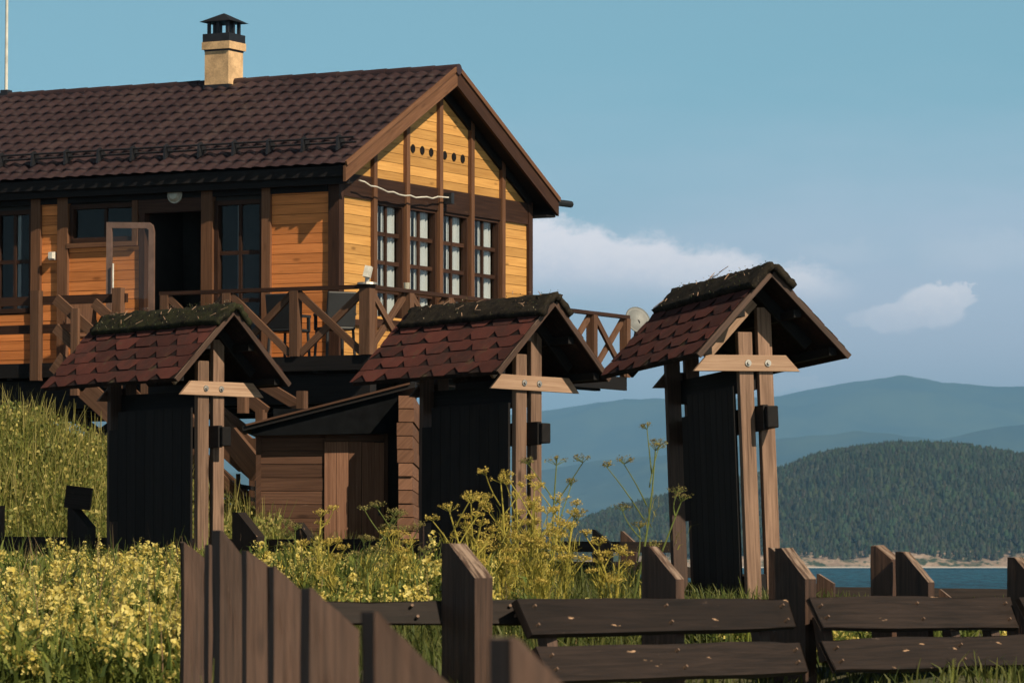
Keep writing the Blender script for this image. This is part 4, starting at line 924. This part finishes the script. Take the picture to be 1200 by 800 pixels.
# flowering meadow
def quadcloud(c, size, flat=.0):
    n = len(c); a = NR.normal(0, 1, (n, 3)); a /= np.linalg.norm(a, axis=1)[:, None]; t = NR.normal(0, 1, (n, 3)); b_ = np.cross(a, t); b_ /= np.linalg.norm(b_, axis=1)[:, None]
    a = a*size[:, None]/2; b_ = b_*size[:, None]/2*NR.uniform(.5, 1, (n, 1))
    return np.stack([c-a, c-b_, c+a, c+b_], 1).reshape(-1, 3), np.arange(n*4).reshape(-1, 4)
PALE = ((.50, .39, .07), (.78, .66, .24))
def flower_geo(base, h, nf, spike=.38, fs=(.016, .034), nl=9, spread=.05):
    """stem, leaves, and pale yellow florets for an array of plants; returns the green and the yellow geometry"""
    n = len(base); out = []
    V_, f = blades(base, h*.97, np.full(n, .012), .22, .1); gV, gF, gC = [V_], [f], [np.repeat(cols(n, (.10, .13, .025), (.20, .22, .05)), 2, 0)]
    lb = np.repeat(base, nl, 0); hl = np.repeat(h, nl); t = NR.random(n*nl); lb = lb+np.stack([NR.normal(0, .03, n*nl), NR.normal(0, .03, n*nl), hl*t*.72], -1)
    V2, f2 = blades(lb, NR.uniform(.06, .17, n*nl), NR.uniform(.014, .032, n*nl), 1.5, .9); gF.append(f2+len(V_)); gV.append(V2); gC.append(np.repeat(cols(n*nl, (.045, .075, .015), (.20, .22, .045)), 2, 0))
    fb = np.repeat(base, nf, 0); hf = np.repeat(h, nf); t = NR.random(n*nf); rad = spread*(1.15-t)
    lx = np.repeat(NR.normal(0, .03, (n, 2)), nf, 0)
    c = fb+np.stack([lx[:, 0]+NR.normal(0, 1, n*nf)*rad, lx[:, 1]+NR.normal(0, 1, n*nf)*rad, hf*(1-spike)+hf*spike*t], -1)
    yV, yF = quadcloud(c, NR.uniform(*fs, n*nf)); yC = cols(n*nf, *PALE)
    return (np.concatenate(gV), np.concatenate(gF), np.concatenate(gC)), (yV, yF, yC)
Vs, Fs, Cs = [], [], []; off = 0
for n, px0, px1, d0, d1, h0, h1 in ((520, -130, 240, 31, 42, .22, .50), (430, -130, 260, 22.5, 31, .28, .60), (230, 300, 640, 30, 43, .22, .46), (110, 600, 1300, 29.5, 33, .10, .26)):
    b_, px, d = sample(n*3, px0, px1, d0, d1); den = wav(b_[:, 0]*1., b_[:, 1]*.6, 17, 1.6, 4)+NR.normal(0, .35, n*3); k = np.argsort(-den)[:n]; b_, den = b_[k], den[k]
    h = NR.uniform(h0, h1, n)*np.clip(.8+.25*wav(b_[:, 0], b_[:, 1], 19, 1.3, 3), .55, 1.35)
    for lo_, hi_, nf_, sp_, sz_ in ((0, .35, 20, .34, (.014, .034)), (.35, .70, 44, .40, (.020, .050)), (.70, 1, 76, .46, (.018, .048))):
        a_, e_ = int(lo_*n), int(hi_*n); g_, y_ = flower_geo(b_[a_:e_], h[a_:e_]*(1+.12*(nf_ > 50)), nf_, sp_, sz_, 16, .05 if nf_ < 50 else .07); addb(*g_); addb(*y_)
    b_, px, d = sample(n*3, px0, px1, d0, d1); h = NR.uniform(h0*.5, h1*.75, n*3); g_, y_ = flower_geo(b_, h, 2, .3, (.01, .02), 15); addb(*g_)
    m_ = n//2; b_, px, d = sample(m_, px0, px1, d0, d1); b_[:, 2] += NR.uniform(.02, h1*.5, m_); V_, f = blades(b_, NR.uniform(.07, .16, m_), NR.uniform(.035, .075, m_), 1.6, .9); addb(V_, f, np.repeat(cols(m_, (.03, .055, .012), (.12, .16, .04)), 2, 0))
    m_ = n//2; b_, px, d = sample(m_, px0, px1, d0, d1); V_, f = blades(b_, NR.uniform(h1*.8, h1*1.35, m_), NR.uniform(.006, .014, m_), .4, .3); addb(V_, f, np.repeat(np.where((NR.random(m_) < .4)[:, None], cols(m_, (.16, .10, .05), (.30, .22, .11)), cols(m_, (.10, .14, .03), (.22, .24, .06))), 2, 0))
tag(newmesh('flowering_meadow', np.concatenate(Vs), np.concatenate(Fs), M['plant'], colr=np.concatenate(Cs)), kind='stuff')
# single flower plants that stand above the rest
protos = []
for i in range(4):
    g_, y_ = flower_geo(np.zeros((1, 3)), np.array([.72]), 70, .42, (.018, .036), 14, .055); protos.append((g_, y_))
pm = []
for i, (g_, y_) in enumerate(protos):
    r0 = empty('flower_plant', (0, -5, -3)); a = newmesh('stem', g_[0], g_[1], M['plant'], r0, colr=g_[2]); b2 = newmesh('flower_spike', y_[0], y_[1], M['plant'], r0, colr=y_[2]); pm.append((r0, a, b2))
spots = [(97, 634, 37), (112, 622, 39), (176, 641, 38), (163, 652, 36), (203, 648, 35), (60, 660, 34), (18, 662, 35), (132, 668, 33), (84, 690, 30), (30, 720, 27), (150, 705, 28), (190, 690, 29), (345, 655, 34), (372, 660, 35), (452, 640, 36), (470, 655, 34), (500, 668, 33), (418, 672, 35), (120, 735, 26), (70, 745, 25)]
for i, (px, py, d) in enumerate(spots):
    r0, a, b2 = pm[i % 4]
    p = P(px, py, d); zg = hz(p.x, p.y); hgt = max(.3, p.z-zg)
    if i < 4: rr = r0
    else:
        rr = r0.copy(); C.objects.link(rr)
        for o2 in (a, b2): c2 = o2.copy(); C.objects.link(c2); c2.parent = rr
    rr.location = (p.x, p.y, zg); k = hgt/.72; rr.scale = (min(k, 1.1), min(k, 1.1), k); rr.rotation_euler = (0, 0, R.uniform(0, 6.28))
    tag(rr, 'pale yellow flower spike rising above the flowering meadow', 'wildflower', 'tall yellow flower spikes in the meadow')
# tall umbelliferous weeds
def umbel_plant(px, d, py_top, lean_px, heads, label, seed, colr='gold', dense=0):
    r = random.Random(seed); x0 = X(px, d); zg = hz(x0, d); top = P(px+lean_px, py_top, d)
    root = empty('umbel_weed', (x0, d, zg), 0, label, 'weed', 'tall umbel weeds behind the fence'); b0 = Vector((0, 0, 0)); t0 = Vector((top.x-x0, 0, top.z-zg)); Ht = t0.z
    mb = MB(rnd=r); tips = []
    def curve(a, b_, ra, rb, sag=.03, n=5):
        prev = a; sid = Vector((r.uniform(-1, 1), r.uniform(-1, 1), 0))*sag
        for i in range(1, n+1):
            t = i/n; p = a.lerp(b_, t)+sid*math.sin(math.pi*t); mb.tube(prev, p, ra+(rb-ra)*(i-1)/n, ra+(rb-ra)*t, 6, False); prev = p
    curve(b0, t0, .011, .005, .04); tips.append((t0, .085))
    for k in range(heads):
        t = .35+.55*(k+r.random())/heads; a = b0.lerp(t0, t); ang = r.uniform(0, 6.28); L_ = Ht*r.uniform(.18, .36)
        e = a+Vector((math.cos(ang)*L_*.62, math.sin(ang)*L_*.5, L_*.85)); curve(a, e, .006, .0035, .02); tips.append((e, r.uniform(.045, .075)))
    us = []
    for (tp, rad) in tips:
        for k in range(13):
            ang = r.uniform(0, 6.28); rr = rad*math.sqrt(r.random()); e = tp+Vector((math.cos(ang)*rr, math.sin(ang)*rr, rad*.75-.25*rr+r.uniform(-.01, .01))); mb.tube(tp, e, .0022, .0018, 4, False); us.append((tp, e))
    me_c = np.array([.42, .35, .07]) if colr == 'gold' else np.array([.16, .19, .05])
    st_ = newmesh('stem', mb.v, mb.f, M['plant'], root, colr=np.tile(me_c, (len(mb.f), 1))*NR.uniform(.75, 1.2, (len(mb.f), 1)))
    per = {}
    for tp, e in us: per.setdefault(tuple(tp), []).append(e)
    for tp, es in per.items():
        c = np.repeat(np.array([tuple(e) for e in es]), 9, 0); c = c+NR.normal(0, .009, c.shape)
        V_, f = quadcloud(c, NR.uniform(.008, .017, len(c))); newmesh('umbel', V_, f, M['plant'], root, colr=cols(len(c), (.38, .27, .05), (.66, .50, .13)) if colr == 'gold' else cols(len(c), (.16, .12, .05), (.30, .26, .08)))
    if dense:
        n = dense; t = NR.random(n); b_ = np.stack([t*t0.x+NR.normal(0, .03, n), NR.normal(0, .03, n), Ht*(.03+.72*t)], -1)
        V_, f = blades(b_, NR.uniform(.05, .16, n), NR.uniform(.004, .010, n), 1.3, .8); newmesh('leaves', V_, f, M['plant'], root, colr=np.repeat(cols(n, (.18, .18, .03), (.50, .40, .08)), 2, 0))
umbel_plant(417, 34, 604, 45, 5, 'slender green weed with yellow umbels in front of the shed door', 1, 'green', 60)
for i, (px, pt_, ln) in enumerate(((555, 600, -28), (570, 590, -18), (585, 566, 2), (597, 585, 8), (610, 600, 16), (620, 575, 6), (632, 590, 24), (645, 606, 28), (575, 620, -30), (600, 612, -6), (655, 622, 14), (628, 628, 4), (590, 635, 0), (562, 640, 6), (612, 640, 10), (640, 640, -8))):
    umbel_plant(px, 30.5+1.5*(i % 5)*.6, pt_, ln, 5, 'golden green umbel weed in the thick clump by the middle timber stand', 20+i, 'gold', 150)
for i, (px, pt_, ln, d_) in enumerate(((352, 622, -6, 35), (368, 606, 8, 35.5), (446, 612, 14, 34.5), (462, 630, 6, 34), (488, 626, -8, 34.5), (395, 640, -10, 34), (430, 636, -4, 33.5))):
    umbel_plant(px, d_, pt_, ln, 4, 'leafy yellow-green umbel weed among the flowers in front of the plank shed', 80+i, 'gold' if i % 2 else 'green', 110)
umbel_plant(648, 32, 545, 4, 4, 'thin dry umbel weed rising above the golden clump against the blue hills', 51, 'dry', 10)
umbel_plant(734, 32, 528, 34, 6, 'tallest slender umbel weed, reaching in front of the lake-side stand', 52, 'green', 30)
umbel_plant(738, 32.2, 588, 60, 2, 'arching umbel weed leaning towards the posts of the lake-side stand', 53, 'green', 20)
for i, (px, pt_, ln) in enumerate(((708, 640, -6), (722, 648, 4), (716, 655, -12))): umbel_plant(px, 31.5, pt_, ln, 3, 'short golden umbel weed beside the slant-topped lakeside post', 60+i, 'gold', 60)
# grass tufts at the fences
def tuft(px, d, py_top, n, sp, label, wd=.012, c=((.16, .20, .03), (.34, .32, .07))):
    x0 = X(px, d); zg = hz(x0, d); hh = Zh(py_top, d)-zg
    b_ = np.stack([NR.normal(0, sp, n), NR.normal(0, sp, n), np.zeros(n)], -1); V_, f = blades(b_, NR.uniform(.75, 1.0, n)*hh, NR.uniform(.7, 1.3, n)*wd, .35, .6)
    tag(newmesh('grass_tuft', V_, f, M['plant'], colr=np.repeat(cols(n, *c), 2, 0), loc=(x0, d, zg)), label, 'grass tuft', 'grass tufts along the fences')
for a in ((1098, 15.5, 752, 6, 'broad bent grass blades in front of the lower fence rail, first from the post', .02), (1138, 15.2, 756, 6, 'upright grass blades standing before the lower fence rail', .02), (1158, 15.6, 752, 5, 'tall thin grass blades before the lower fence rail', .02), (1182, 15, 768, 12, 'short leafy grass tuft at the end of the lower fence rail', .05)): tuft(a[0], a[1], a[2], a[3], a[5], a[4], .014)
tuft(250, 17.5, 745, 8, .05, 'dry grass blades in front of the slant-topped board fence', .008)
tuft(840, 27.5, 672, 14, .10, 'green grass tuft at the foot of the tallest stand', .007, ((.07, .11, .03), (.16, .18, .05)))
tuft(878, 27.6, 668, 12, .05, 'yellowish grass tuft beside the front posts of the tallest stand', .009)
